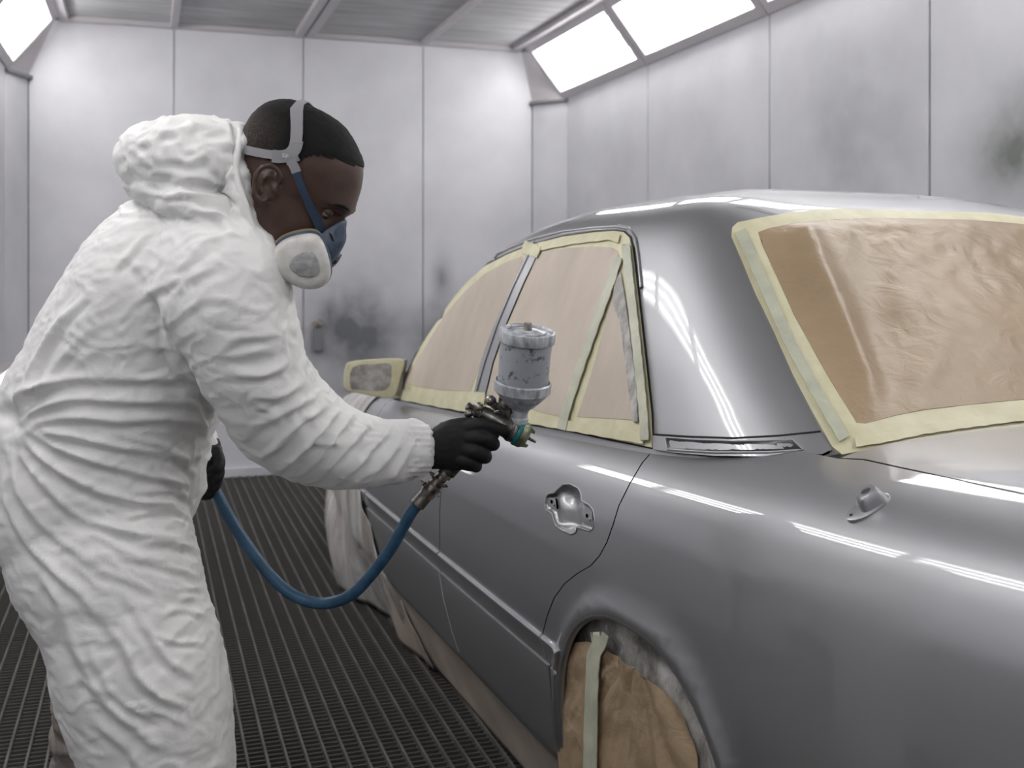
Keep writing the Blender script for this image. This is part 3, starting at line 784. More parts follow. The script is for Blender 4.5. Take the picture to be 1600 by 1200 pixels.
# ---- rear window masking (left half from the photo, right half by symmetry)
RW = [(1380,325),(1300,328),(1230,335),(1180,344),(1152,350),(1144,358),(1143,370),(1160,410),(1180,458),(1210,520),(1240,588),(1275,655),(1300,700),(1316,713),(1345,710),(1380,703),(1430,693),(1480,685),(1540,675),(1600,666)]
rw = GS.inv_line(RW, 12)
def sym(half):
    """close a left-half outline with its mirror; both ends are continued to the centre"""
    half = [(a, min(l, 9.55)) for a, l in half if not (l > 5 and a > .215)]
    half = [(a, l) for a, l in half if a < .249]
    a0, l0 = half[0]; a1, l1 = half[-1]
    k0 = [(a0+(.25-a0)*j/6, l0) for j in range(6, 0, -1)]; k1 = [(a1+(.25-a1)*j/6, l1) for j in range(1, 7)]
    h = k0[:] + half + k1
    m = [(.5-a, l) for a, l in h[::-1]][1:-1]
    return h+m
seal = [(a, l) for a, l in GS.inv_line(grow(RW, 4.5), 12)]
patch(GS, sym(seal), 'rear_window_seal', M['gap'], car, .03, off=.0008, rim=0, bstep=.015)
rwt = patch(GS, sym(rw), 'rear_window_tape', M['tape'], car, .02, off=.0042, rim=.004, offfn=wr(.0012, 3, 4), bstep=.012, label='pale yellow tape border around the rear window')
RPp = [(1380,343),(1300,346),(1240,352),(1200,360),(1184,366),(1190,385),(1215,440),(1240,495),(1275,560),(1310,620),(1337,664),(1352,665),(1400,652),(1440,644),(1500,637),(1600,627)]
def rpoff(V, pos, loops, p, q):
    d = np.minimum(seg_dist(V, loops[0])/.06, 1); out = []
    u = proj(pos)
    for (a, b), dd, uu in zip(V, d, u):
        n1 = noise.fractal(Vector((a*5, b*9, 1.3)), 1.0, 2.1, 5)
        x, y = uu[0], uu[1]
        # long soft folds running down from the top left corner
        r1 = math.exp(-((x-(1240+(y-350)*.42))/24)**2)*.022
        r2 = -math.exp(-((x-(1345+(y-350)*.16))/40)**2)*.008
        r3 = math.exp(-((y-(500+.12*(x-1450)+10*math.sin(x/40)))/16)**2)*math.exp(-((x-1500)/90)**2)*.006
        r4 = math.exp(-((x-(1440-(y-600)*.5))/22)**2)*math.exp(-((y-600)/60)**2)*.007
        n2 = (.7+noise.fractal(Vector((a*16+4, b*34-a*12, 7.)), 1.0, 2.1, 4))*.0028*(1-sstep(420, 560, y))
        out.append(max(.0008, dd*(n1*.004+r1+r2+r3+r4+n2+.009)))
    return np.array(out)
patch(GS, sym(GS.inv_line(RPp, 12)), 'rear_window_paper', M['paper'], rwt, .010, off=.0052, rim=.002, offfn=rpoff, bstep=.01, label='brown kraft paper with soft creases')
tape_band(GS, [(1156,366),(1175,410),(1200,466),(1235,545),(1270,610),(1300,662),(1318,692)], 17, 'edge_tape', M['tape2'], rwt, .0105)
tape_band(GS, [(1335,697),(1380,690),(1440,677),(1500,668),(1560,660),(1640,650)], 15, 'lower_tape', M['tape'], rwt, .0095)
# ---- vent strip at the foot of the rear pillar
VO = [(1024,680),(1080,684),(1150,687),(1220,684),(1280,678),(1300,706),(1285,713),(1200,716),(1120,714),(1060,709),(1024,703)]
vp = patch(GS, GS.inv_line(VO, 8, True), 'pillar_vent', M['paint'], car, .012, off=.006, rim=.010, bstep=.01)
VI = [(1044,685),(1090,689),(1150,692),(1200,692),(1240,691),(1256,707),(1200,710),(1120,709),(1048,704)]
def vi_off(V, pos, loops, p, q): return -.003*np.clip(seg_dist(V, loops[0])/.006, 0, 1)
patch(GS, GS.inv_line(VI, 8, True), 'vent_recess', M['vent'], vp, .006, off=.0078, rim=.002, offfn=vi_off, bstep=.006, label='dark recessed slot of the vent')
strip(GS, GS.inv_line(VI, 8, True)+[GS.inv(*VI[0])], .0035, 'vent_bead', M['paint'], vp, off=.0075, h=.0016)
strip(GS, GS.inv_line([(1024,680),(1080,684),(1150,687),(1220,684),(1282,678)], 8), .004, 'vent_joint', M['gap'], vp, off=.0065, h=.0006)
# ---- aerial base on the rear wing
ap = BS.inv(1340, 804); ap2 = BS.inv(1362, 789)
P0 = Vector(BS.at(np.array(ap2[0]), np.array(ap2[1]))); Nn = Vector(BS.normal(np.array(ap2[0]), np.array(ap2[1])))
Pf = Vector(BS.at(np.array(ap[0]), np.array(ap[1]))); dirn = (Pf-P0); dirn = (dirn-Nn*dirn.dot(Nn)).normalized(); sd_ = Nn.cross(dirn)
def oval(c, a, b, h, n=28, e=2.): 
    return [c+dirn*a*math.copysign(abs(math.cos(q))**(2/e), math.cos(q))+sd_*b*math.copysign(abs(math.sin(q))**(2/e), math.sin(q))+Nn*h for q in [2*PI*k/n for k in range(n)]]
def rings(R):
    mb = MB(); n = len(R[0]); V = [p for r in R for p in r]
    F = [(i*n+k, i*n+(k+1) % n, (i+1)*n+(k+1) % n, (i+1)*n+k) for i in range(len(R)-1) for k in range(n)]+[tuple(range(n-1, -1, -1)), tuple((len(R)-1)*n+k for k in range(n))]
    return mb.add(V, F)
c_ = P0+dirn*.006
ab = rings([oval(c_, .034, .022, -.006), oval(c_, .034, .022, .0015), oval(c_, .031, .019, .003)]).build('aerial_base', M['paint'], car, auto=.8)
c2 = P0-dirn*.002
rings([oval(c2, .021, .018, .001, e=4), oval(c2, .019, .0165, .010, e=4), oval(c2, .0155, .0135, .020, e=4), oval(c2, .0135, .0115, .0225, e=3), oval(c2, .0075, .0065, .0225), oval(c2, .0065, .0055, .012)]).build('aerial_boss', M['paint'], ab, auto=.5)
for k_ in (.026,):
    MB().lathe(c_+dirn*k_+Nn*.003, Nn, [(0,.0025),(.001,.0025)], 12).build('screw_hole', M['gap'], ab)
# ---- rear wheel mask: plastic then paper then a tape strip
def wheel_skin(name, mat, z0, rad, off, amp, seed, par, zt=None, cut=None, tlim=None, label=None, step=.010):
    ol = []
    for q in np.linspace(math.radians(-2), math.radians(182), 60):
        ol.append(arc_p(q, rad) if q > PI/2 else (ARC_T+(arc_p(q, rad)[0]-ARC_T)*1.12, arc_p(q, rad)[1]))
    ol = ol+[(ARC_T-rad*.90, z0), (ARC_T+rad*.80, z0)]
    if cut is not None: ol = cut
    class FS: pass
    def fn(t, z):
        t = np.asarray(t, float); z = np.asarray(z, float)
        r = np.hypot((t-ARC_T)/.40, (z-ARC_Z)/.42)
        s = .036 - .018*np.clip(1-r*r, 0, 1) + .06*np.clip((.25-z)/.25, 0, 1)
        return car2world(t, s, z)
    S2 = Surf(fn, (-.9, .1), (.02, .72), 60, 60, BS.sign, 1, 1)
    if S2.normal(np.array(-.4), np.array(.4))@(car2world(0, -1, 0)-car2world(0, 0, 0)) < 0: S2 = Surf(fn, (-.9, .1), (.02, .72), 60, 60, -BS.sign, 1, 1)
    def offf(V, pos, loops, p, q):
        o_ = []
        for a, b in V:
            ang = math.atan2(b-ARC_Z-.34, a-ARC_T); rr_ = math.hypot(b-ARC_Z-.34, a-ARC_T)
            o_.append(amp*(noise.fractal(Vector((ang*5+seed, rr_*3, seed)), 1., 2.1, 5)+.5*noise.fractal(Vector((a*14, b*14, seed)), 1., 2.1, 4)))
        return np.array(o_)
    ol = [(float(a), float(b)) for a, b in ol]
    return S2, patch(S2, ol, name, mat, par, step, off=off, rim=.002, offfn=offf, bstep=.01, label=label)
S2, wm = wheel_skin('wheel_mask_plastic', M['dusty'], .03, ARC_R+.030, .0, .008, 2., car, label='dusty grey plastic around the masked rear wheel')
cutp = [(890,1012),(905,1004),(925,1002),(945,1006),(968,1020),(1000,1042),(1030,1064),(1055,1090),(1072,1112),(1085,1140),(1096,1175),(1102,1215)]
cp = [S2.inv(*p) for p in cutp]
cp += [(cp[-1][0]-.01, .04), (S2.inv(900, 1240)[0], .04)] + [S2.inv(*p) for p in ((884,1190),(878,1120),(882,1060))]
_, wp = wheel_skin('wheel_mask_paper', M['paper'], .03, .3, .016, .011, 5., wm, cut=cp, label='creased brown paper over the rear wheel')
tb = [S2.inv(p[0]+13, p[1]-6) for p in ((930,993),(950,992),(958,1000),(954,1015),(946,1030),(941,1060),(940,1120),(941,1230))]
tb += [(tb[-1][0], .05), (S2.inv(933,1230)[0], .05)] + [S2.inv(p[0]+13, p[1]-6) for p in ((920,1120),(922,1060),(924,1025),(932,1008))]
wheel_skin('wheel_mask_tape', M['tape2'], .03, .3, .028, .002, 8., wm, cut=tb, label='vertical strip of pale tape')
# ---- paper skirt under the sill
V = []; F = []; ns, nz_ = 90, 14
for i in range(ns+1):
    t = -.055+(1.62+.055)*i/ns
    for j in range(nz_+1):
        f = j/nz_; z = .272*(1-f)+.006*f; s = .040+.125*f**.9+.010*noise.noise(Vector((t*5, f*1.5, 3)))*math.sin(PI*f)-.045*sstep(1.25, 1.62, t)*f
        V.append(car2world(t, s, z))
F = [(i*(nz_+1)+j, (i+1)*(nz_+1)+j, (i+1)*(nz_+1)+j+1, i*(nz_+1)+j+1) for i in range(ns) for j in range(nz_)]
sk = mesh_obj('sill_paper', V, F, M['paper2'], car, label='beige paper skirt hanging from the sill to the grating')
sk.modifiers.new('solid', 'SOLIDIFY').thickness = .002
# ---- plastic sheet draped over the front of the car
V = []; F = []; nt_, nv_ = 90, 80
vtop = VMAX-.02; vb = v_of(.33)
for i in range(nt_+1):
    for j in range(nv_+1):
        f = j/nv_
        if f < .8:
            v = vtop+(vb-vtop)*(f/.8); zz = float(np.interp(v, _len, _c[:, 1]))
        else: v = vb; zz = .33*(1-(f-.8)/.2)
        tb_ = 1.80-.30*(1-sstep(.34, .58, zz))-.22*(1-sstep(.10, .34, zz))+.03*math.sin(zz*9)
        t = tb_+(3.22-tb_)*(i/nt_)
        p = BS.at(np.array(t), np.array(v), .012+.010*noise.noise(Vector((t*3, v*2, 0)))+.006*math.sin(t*30+4*noise.noise(Vector((t*2, zz*2, 1))))*sstep(1.0, .4, zz))
        if f >= .8:
            g = (f-.8)/.2; q = car2world(t, 0, 0)-car2world(t, 1, 0)
            p = p - q*(.13*g*sstep(2.35, 1.85, t)) + q*(.03*math.sin(PI*g)*sstep(1.9, 2.4, t))
            p[2] = .33+(.012-.33)*g
        V.append(p)
F = [(i*(nv_+1)+j, (i+1)*(nv_+1)+j, (i+1)*(nv_+1)+j+1, i*(nv_+1)+j+1) for i in range(nt_) for j in range(nv_)]
sh = mesh_obj('front_plastic_sheet', V, F, M['sheet'], car, label='cloudy plastic sheet taped over the front wing and wheel')
sh.modifiers.new('solid', 'SOLIDIFY').thickness = .002
# ---- masked door mirror
Dm = 3.72
def mpt(px, py, dd=0): return W(px, py, Dm+dd)
OUT = [(540,572),(548,565),(585,561),(622,560),(632,566),(626,590),(618,618),(600,622),(560,614),(540,610),(537,592)]
mm = MB(); n = len(OUT); cx_ = 582; cy_ = 591
R_ = []
for (sc__, dd) in ((.86,-.008),(.97,-.006),(1.0,.004),(.99,.05),(.90,.09),(.6,.12)):
    R_.append([mpt(cx_+(x-cx_)*sc__, cy_+(y-cy_)*sc__, dd) for x, y in catmull([(x, y, 0) for x, y in OUT], 3, True) for x, y in [(x, y)]] if False else [mpt(cx_+(p.x-cx_)*sc__, cy_+(p.y-cy_)*sc__, dd) for p in catmull([(x, y, 0) for x, y in OUT], 3, True)])
mirror = rings(R_).build('door_mirror', M['tape'], car, auto=.9, label='door mirror wrapped in tape and clear plastic')
FACE = [(551,574),(585,569),(608,568),(612,580),(608,605),(590,611),(560,609),(548,606)]
r1 = [mpt(p.x, p.y, -.009) for p in catmull([(x, y, 0) for x, y in FACE], 3, True)]; r0 = [mpt(p.x, p.y, .004) for p in catmull([(x, y, 0) for x, y in FACE], 3, True)]
rings([r0, r1]).build('mirror_face', M['dusty'], mirror, auto=.9)
ARM = [(600,566),(634,563),(626,618),(602,620)]
MB().prism([mpt(x, y, .01) for x, y in ARM], VF*.07).build('mirror_foot', M['dusty'], mirror)
# ================================================================ the painter
def to_np(me):
    co = np.empty(len(me.vertices)*3); me.vertices.foreach_get('co', co); return co.reshape(-1, 3)
def voxel(mb, size, smooth=6, fac=.5):
    """union of the closed pieces of mb as one continuous surface -> verts, faces"""
    me = bpy.data.meshes.new('tmp'); me.from_pydata([tuple(v) for v in mb.v], [], mb.f); me.update()
    bm = bmesh.new(); bm.from_mesh(me); bmesh.ops.recalc_face_normals(bm, faces=bm.faces); bm.to_mesh(me); bm.free()
    o = bpy.data.objects.new('tmp', me); COL.objects.link(o)
    r = o.modifiers.new('r', 'REMESH'); r.mode = 'VOXEL'; r.voxel_size = size; r.adaptivity = 0
    if smooth:
        q = o.modifiers.new('s', 'SMOOTH'); q.iterations = smooth; q.factor = fac
    dg = bpy.context.evaluated_depsgraph_get(); dg.update()
    ev = o.evaluated_get(dg).to_mesh()
    V = to_np(ev).copy(); F = [tuple(p.vertices) for p in ev.polygons]
    n = np.empty(len(ev.vertices)*3); ev.vertex_normals.foreach_get('vector', n)
    bpy.data.objects.remove(o); bpy.data.meshes.remove(me)
    return V, F, n.reshape(-1, 3)
def limb(mb, st, n=36, sub=5, e=2.3, dshift=0):
    """st = [(px, py, D, half width px, half depth m)]: closed tube facing the camera"""
    S = catmull([(a, b, D*1000) for a, b, D, w, h in st], sub); R = catmull([(w, h*1000, 0) for a, b, D, w, h in st], sub)
    C = [W(p.x, p.y, p.z/1000) for p in S]; m = len(C); rs = []
    for i in range(m):
        t = (C[min(i+1, m-1)]-C[max(i-1, 0)]).normalized()
        a = (t.cross(VF)).normalized(); b = a.cross(t).normalized()
        w = max(R[i].x, 1)*S[i].z/1000/FPX; h = max(R[i].y, 1)/1000
        rs.append([C[i]+a*w*math.copysign(abs(math.cos(q))**(2/e), math.cos(q))+b*h*math.copysign(abs(math.sin(q))**(2/e), math.sin(q)) for q in [2*PI*k/n for k in range(n)]])
    V = [p for r in rs for p in r]
    F = [(i*n+k, i*n+(k+1) % n, (i+1)*n+(k+1) % n, (i+1)*n+k) for i in range(m-1) for k in range(n)]
    # domed ends
    for i, s_ in ((0, -1), (m-1, 1)):
        t = (C[i]-C[i-s_]).normalized() if s_ > 0 else (C[0]-C[1]).normalized()
        base = len(V); w = max(R[i].x, 1)*S[i].z/1000/FPX*.35
        V += [C[i]+(p-C[i])*.7+t*w*.7 for p in rs[i]]; V.append(C[i]+t*w)
        F += [(i*n+k, i*n+(k+1) % n, base+(k+1) % n, base+k) for k in range(n)]+[(base+k, base+(k+1) % n, base+n) for k in range(n)]
    mb.add(V, F)
def ball(mb, c, r, n=20, sx=None):
    c = Vector(c); ax = sx or (VR, VF, VU); rr = r if isinstance(r, (tuple, list)) else (r, r, r); V = []; m = n//2
    for i in range(1, m):
        th = PI*i/m
        for k in range(n):
            q = 2*PI*k/n; V.append(c+ax[0]*rr[0]*math.sin(th)*math.cos(q)+ax[1]*rr[1]*math.sin(th)*math.sin(q)+ax[2]*rr[2]*math.cos(th))
    F = [(i*n+k, i*n+(k+1) % n, (i+1)*n+(k+1) % n, (i+1)*n+k) for i in range(m-2) for k in range(n)]
    b = len(V); V += [c+ax[2]*rr[2], c-ax[2]*rr[2]]
    F += [(k, (k+1) % n, b) for k in range(n)]+[((m-2)*n+k, (m-2)*n+(k+1) % n, b+1) for k in range(n)]
    mb.add(V, F)
def vnormals(V, F):
    n = np.zeros_like(V); 
    Q = np.array([f if len(f) == 4 else (*f, f[-1]) for f in F])
    fn = np.cross(V[Q[:, 2]]-V[Q[:, 0]], V[Q[:, 3]]-V[Q[:, 1]])
    for k in range(4): np.add.at(n, Q[:, k], fn)
    return n/np.maximum(np.linalg.norm(n, axis=1, keepdims=True), 1e-12)
def line_disp(V, strokes):
    """height field of cloth folds; strokes = (pixel polyline, height m, width px, valley side)"""
    uv = proj(V)[:, :2]; out = np.zeros(len(V))
    w1 = np.array([[noise.noise(Vector(p)*5.5), noise.noise(Vector(p)*5.5+Vector((7, 3, 1)))] for p in V])
    w2 = np.array([[noise.noise(Vector(p)*15), noise.noise(Vector(p)*15+Vector((7, 3, 1)))] for p in V])
    uv = uv+w1*20+w2*5
    am = np.array([.75+1.5*noise.noise(Vector(p)*7+Vector((2, 9, 4))) for p in V])
    am = np.clip(am, .08, 1.5)
    for pts, amp, w, vs in strokes:
        pts = [np.array([p.x, p.y]) for p in catmull([(a, b, 0) for a, b in pts], 4)]
        lo = np.min(pts, 0)-4*w; hi = np.max(pts, 0)+4*w
        idx = np.where((uv[:, 0] > lo[0]) & (uv[:, 0] < hi[0]) & (uv[:, 1] > lo[1]) & (uv[:, 1] < hi[1]))[0]
        if not len(idx): continue
        P = uv[idx]; best = np.full(len(idx), 1e9); sg = np.zeros(len(idx)); al = np.zeros(len(idx)); m = len(pts)-1
        for i in range(m):
            a, b = pts[i], pts[i+1]; ab = b-a; L = max(ab@ab, 1e-9)
            t = np.clip(((P-a)@ab)/L, 0, 1); q = a+t[:, None]*ab; d = np.hypot(*(P-q).T)
            c = ab[0]*(P[:, 1]-a[1])-ab[1]*(P[:, 0]-a[0])
            up = d < best; best[up] = d[up]; sg[up] = np.sign(c[up]); al[up] = (i+t[up])/m
        sd = best*sg*vs
        env = np.clip(np.minimum(al, 1-al)*4, 0, 1)**.7; env = .15+.85*env
        out[idx] += amp*env*(np.exp(-np.abs(sd/w)**1.4)-.7*np.exp(-((sd-1.8*w)/w)**2))
    return out*am
person = empty('person', tuple(Wc(-.55, 1.95, 0)), 'person in a white hooded coverall and half-mask respirator bending forward to spray the car', 'person')
# ---- head
HD = 1.86; HO = (470, 262); _p = math.radians(25); HF = (math.cos(_p), math.sin(_p)); HN = (-math.sin(_p), math.cos(_p)); HS = HD/FPX
def hp(a, b, y=0):
    """head frame: a forward px, b down px, y towards the camera in metres"""
    P = W(HO[0]+a*HF[0]+b*HN[0], HO[1]+a*HF[1]+b*HN[1], HD)
    return P - VF*(y - a*HS*.10) + VR*(-y*.10)
def h_inv(V):
    """world -> a, b, y"""
    d = np.asarray(V)-np.array(W(*HO, HD)); vr, vf, vu = (np.array(q) for q in (VR, VF, VU))
    X = d@vr; Y = -(d@vf); Z = d@vu
    y = Y; 
    for _ in range(3):
        X2 = X+y*.10; a = (X2*HF[0]-Z*HF[1])/HS; y = Y + a*HS*.10
    b = (X2*HN[0]-Z*HN[1])/HS
    return a, b, y
SECT = [(-91,-22,-8,8),(-88,-48,18,36),(-80,-68,40,50),(-66,-84,60,62),(-42,-96,84,72),(-15,-99,95,77),(8,-98,99,78),(26,-94,101,76),(38,-90,96,74),(46,-87,92,73),(60,-80,89,72),(80,-66,89,70),(96,-54,88,66),(110,-40,86,60),(122,-26,79,52),(132,-6,64,38),(136,10,48,18)]
def head_shell(mb, grow=0., n=72, sub=5, sel=None):
    S = catmull([(b, ab*1., af*1.) for b, ab, af, w in SECT], sub); Wd = catmull([(w, 0, 0) for b, ab, af, w in SECT], sub)
    V = []; m = len(S)
    for i in range(m):
        b, ab, af = S[i]; w = Wd[i].x/1000*.98
        ca = (ab+af)/2; ha = (af-ab)/2+grow/HS; ww = w+grow
        for k in range(n):
            q = 2*PI*k/n; c, s_ = math.cos(q), math.sin(q); e = 2.25
            kk = (abs(c)**e+abs(s_)**e)**(-1/e); A = ca+ha*c*kk; Y = ww*s_*kk
            # face narrows towards the front, temples dip
            f = (A-ca)/max(ha, 1)
            if b > -30: Y *= 1-.16*max(f, 0)**1.5*min(1, (b+30)/50)
            # eye socket, cheek bone, brow
            yy = abs(Y)
            if f > 0:
                A -= 9*math.exp(-((b-45)/10)**2-((yy-.031)/.013)**2)
                A += 3.5*math.exp(-((b-30)/6)**2-((yy-.024)/.022)**2)
                A += 3*math.exp(-((b-66)/12)**2-((yy-.042)/.015)**2)
            bb = b
            if grow and b < -80: bb = b-grow/HS
            V.append(hp(A, bb, Y))
    F = [(i*n+k, i*n+(k+1) % n, (i+1)*n+(k+1) % n, (i+1)*n+k) for i in range(m-1) for k in range(n)]
    F += [tuple(range(n-1, -1, -1)), tuple((m-1)*n+k for k in range(n))]
    if mb is not None: mb.add(V, F)
    return V, F, n, m
mb = MB(); head_shell(mb)
mb.tube([hp(86, 40), hp(92, 56), hp(98, 72), hp(101, 82)], [.007, .009, .013, .012], 14)      # nose
for y in (.012, -.012): ball(mb, hp(95, 86, y), (.010, .009, .009))
ball(mb, hp(87, 104), (.012, .022, .010)); ball(mb, hp(86, 113), (.011, .020, .009)); ball(mb, hp(76, 128), (.020, .024, .018))
mb.tube([hp(-25, 40), hp(-45, 90), hp(-75, 150), hp(-95, 210)], [.060, .062, .068, .085], 28)   # neck
# ears: outer rim and lobe
for s_ in (1, -1):
    E = [(4,32),(2,22),(-6,14),(-17,13),(-26,20),(-29,33),(-27,46),(-22,57),(-15,66),(-8,68),(-4,62)]
    mb.tube([hp(a, b, s_*(.081+.012*math.sin(PI*i/10)*1.)) for i, (a, b) in enumerate(E)], [.0035,.0042,.0048,.005,.005,.0048,.0045,.0045,.0055,.006,.0045], 10)
    mb.tube([hp(a, b, s_*(.077+.006*j/5)) for j, (a, b) in enumerate([(0,30),(-8,26),(-17,28),(-21,38),(-18,50),(-10,56)])], [.003,.0034,.0036,.0036,.0034,.003], 10)
    ball(mb, hp(-12, 42, s_*.074), (.020, .005, .026)); ball(mb, hp(1, 44, s_*.080), (.005, .006, .007))
# shoulders, trunk and arms inside the coverall
limb(mb, [(380,350,1.90,60,.07),(320,410,1.94,75,.12),(250,520,1.95,95,.13),(200,620,1.95,105,.12),(165,720,1.95,110,.12),(160,790,1.95,100,.12)], 28, 3, 2.1)
limb(mb, [(330,410,1.82,55,.06),(375,520,1.82,48,.055),(420,615,1.86,44,.05),(450,660,1.90,42,.045),(520,692,1.95,34,.035),(600,703,1.995,27,.028),(682,701,2.02,22,.024)], 24, 3, 2.)
limb(mb, [(330,410,2.08,55,.06),(290,500,2.16,46,.05),(255,590,2.2,44,.05),(290,660,2.2,34,.04),(328,715,2.19,24,.03)], 24, 3, 2.)
limb(mb, [(150,800,1.89,90,.09),(215,980,1.87,72,.08),(250,1150,1.86,58,.065),(262,1400,1.86,48,.055),(255,1610,1.86,36,.045)], 24, 3, 2.)
limb(mb, [(140,800,2.04,80,.08),(150,1000,2.12,56,.075),(150,1200,2.2,42,.055),(150,1400,2.22,32,.04)], 24, 3, 2.)
V, F, Nn_ = voxel(mb, .0032, 4, .5)
# close-up modelling of the head: nostril side, ear hollow, eyelids
a, b, y = h_inv(V)
d = -.0035*np.exp(-((a+13)/6)**2-((b-40)/9)**2)*(np.abs(y) > .072)
near = (a > 60) & (b > 20) & (b < 70)
d += near*(.0014*np.exp(-((b-38)/2.2)**2)*np.exp(-((np.abs(y)-.031)/.016)**2) - .0012*np.exp(-((b-34)/1.8)**2)*np.exp(-((np.abs(y)-.031)/.018)**2))
V = V+Nn_*d[:, None]
body_o = mesh_obj('body', V, F, M['skin'], person, True)
# eyes, brows
HUP = (hp(0, -10)-hp(0, 10)).normalized(); HFW = (hp(10, 0)-hp(0, 0)).normalized()
def cap_shell(c, axis, r, ang, th=.0011, n=28, m=10):
    mb = MB(); pr_ = [(r*math.cos(ang*k/m), r*math.sin(ang*k/m)) for k in range(m, -1, -1)]
    pi_ = [((r-th)*math.cos(ang*k/m), (r-th)*math.sin(ang*k/m)) for k in range(0, m+1)]
    return mb.lathe(c, axis, pr_+pi_, n)
for s_ in (1, -1):
    e = MB(); c = hp(70.5, 45, s_*.031); ball(e, c, .0116, 28); eo = e.build('eye', M['eye'], person, smooth=True)
    dirv = (hp(105, 62, s_*.028)-c).normalized(); g = MB(); g.lathe(c, dirv, [(.0100,.0058),(.0119,.0050),(.0124,.0025),(.0125,.0002)], 20); g.build('iris', M['iris'], eo, smooth=True)
    cap_shell(c, (HUP+HFW*.30), .0129, math.radians(94)).build('eyelid', M['skin'], person, smooth=True)
    cap_shell(c, (-HUP+HFW*.35), .0127, math.radians(60)).build('eyelid', M['skin'], person, smooth=True)
    bl_ = MB(); bl_.tube([hp(x, bb, s_*yy) for x, bb, yy in ((97.5, 30, .012), (97.5, 26.5, .022), (94, 25, .033), (87.5, 26, .043), (79, 30, .052))], [.0012, .0026, .0028, .0022, .0006], 8); bl_.build('eyebrow', M['hair'], person, smooth=True)
# hair: cropped, a thin cap that follows the skull
def hairline(a):
    return np.interp(a, [-100, -83, -60, -27, 3, 20, 29, 50, 69, 90, 102], [36, 30, 16, 8, 0, -12, -26, -32, -37, -40, -36])
def hair_off(a, b):
    m_ = hairline(a)-b
    return np.clip(m_/10, -1, 1)
Vh, Fh, n_, m_ = head_shell(None, .0005, 110, 6)
Vh = np.array([list(p) for p in Vh]); nh = vnormals(Vh, Fh[:-2])
cen_ = np.array(hp(0, 0)); 
if ((Vh-cen_)*nh).sum() < 0: nh = -nh
a, b, y = h_inv(Vh); t_ = hair_off(a, b)
thick = np.array([.0028+.0010*noise.noise(Vector(p)*180)+.0006*noise.noise(Vector(p)*420) for p in Vh])*np.clip(t_+.2, 0, 1)+np.where(t_ > -.1, .0004, 0)
fade = np.clip((-(a)-18)/50, 0, 1)*np.clip((b+62)/35, 0, 1)
thick = thick*(1-.75*fade)
Vh2 = Vh+nh*thick[:, None]
keepf = [f for f in Fh[:-2] if min(t_[i] for i in f) > -.12]+[Fh[-2]]
used = sorted({i for f in keepf for i in f}); mp_ = {o: i for i, o in enumerate(used)}
hair = mesh_obj('hair', Vh2[used], [tuple(mp_[i] for i in f) for f in keepf], M['hair'], person, True, label='short cropped black hair')
at = hair.data.attributes.new('scalp', 'FLOAT', 'POINT')
sc_v = np.clip(fade[used]*.9+np.clip(.35-t_[used], 0, 1)*1.2, 0, 1); at.data.foreach_set('value', sc_v.astype(np.float32))
nt = M['hair'].node_tree; bs = nt.nodes['Principled BSDF']
an = N(nt, 'ShaderNodeAttribute'); an.attribute_name = 'scalp'
nz = N(nt, 'ShaderNodeTexNoise'); nz.inputs['Scale'].default_value = 260; nz.inputs['Detail'].default_value = 3
nt.links.new(coords(nt), nz.inputs['Vector'])
ma = N(nt, 'ShaderNodeMath'); ma.operation = 'MULTIPLY_ADD'; nt.links.new(nz.outputs['Fac'], ma.inputs[0]); ma.inputs[1].default_value = 1.6; ma.inputs[2].default_value = -.35
mb_ = N(nt, 'ShaderNodeMath'); mb_.operation = 'MULTIPLY'; mb_.use_clamp = True; nt.links.new(ma.outputs[0], mb_.inputs[0]); nt.links.new(an.outputs['Fac'], mb_.inputs[1])
mx = N(nt, 'ShaderNodeMix'); mx.data_type = 'RGBA'; nt.links.new(mb_.outputs[0], mx.inputs[0]); mx.inputs[6].default_value = (.008,.007,.007,1); mx.inputs[7].default_value = (.12,.085,.07,1)
nt.links.new(mx.outputs[2], bs.inputs['Base Color'])
# ---- coverall
mb = MB()
# trunk
limb(mb, [(352,352,1.93,70,.10),(318,385,1.93,112,.17),(285,430,1.94,134,.20),(240,510,1.945,143,.205),(196,600,1.95,150,.20),(160,682,1.95,160,.195),(146,750,1.95,162,.20),(142,810,1.95,150,.19),(142,848,1.96,105,.15)], 48, 4, 2.35)
# near leg, far leg
limb(mb, [(140,785,1.90,135,.13),(160,862,1.88,140,.14),(198,960,1.87,124,.135),(222,1060,1.86,127,.13),(246,1160,1.86,116,.12),(260,1270,1.86,104,.11),(262,1400,1.86,98,.10),(256,1530,1.86,90,.095),(250,1610,1.86,80,.085)], 44, 4, 2.2)
limb(mb, [(125,790,2.03,120,.12),(140,900,2.08,85,.115),(150,1000,2.12,64,.105),(150,1060,2.15,55,.10)], 36, 4, 2.2)
# sleeves
limb(mb, [(300,385,1.86,80,.09),(340,430,1.805,104,.105),(372,505,1.80,90,.105),(404,590,1.83,79,.10),(450,655,1.885,79,.095),(515,695,1.94,65,.075),(585,707,1.985,52,.06),(640,702,2.01,46,.052),(664,700,2.02,41,.047)], 44, 5, 2.2)
limb(mb, [(320,400,2.05,75,.09),(280,490,2.16,75,.09),(240,580,2.2,70,.085),(270,650,2.2,52,.065),(300,690,2.19,42,.05),(318,706,2.19,36,.042)], 36, 4, 2.2)
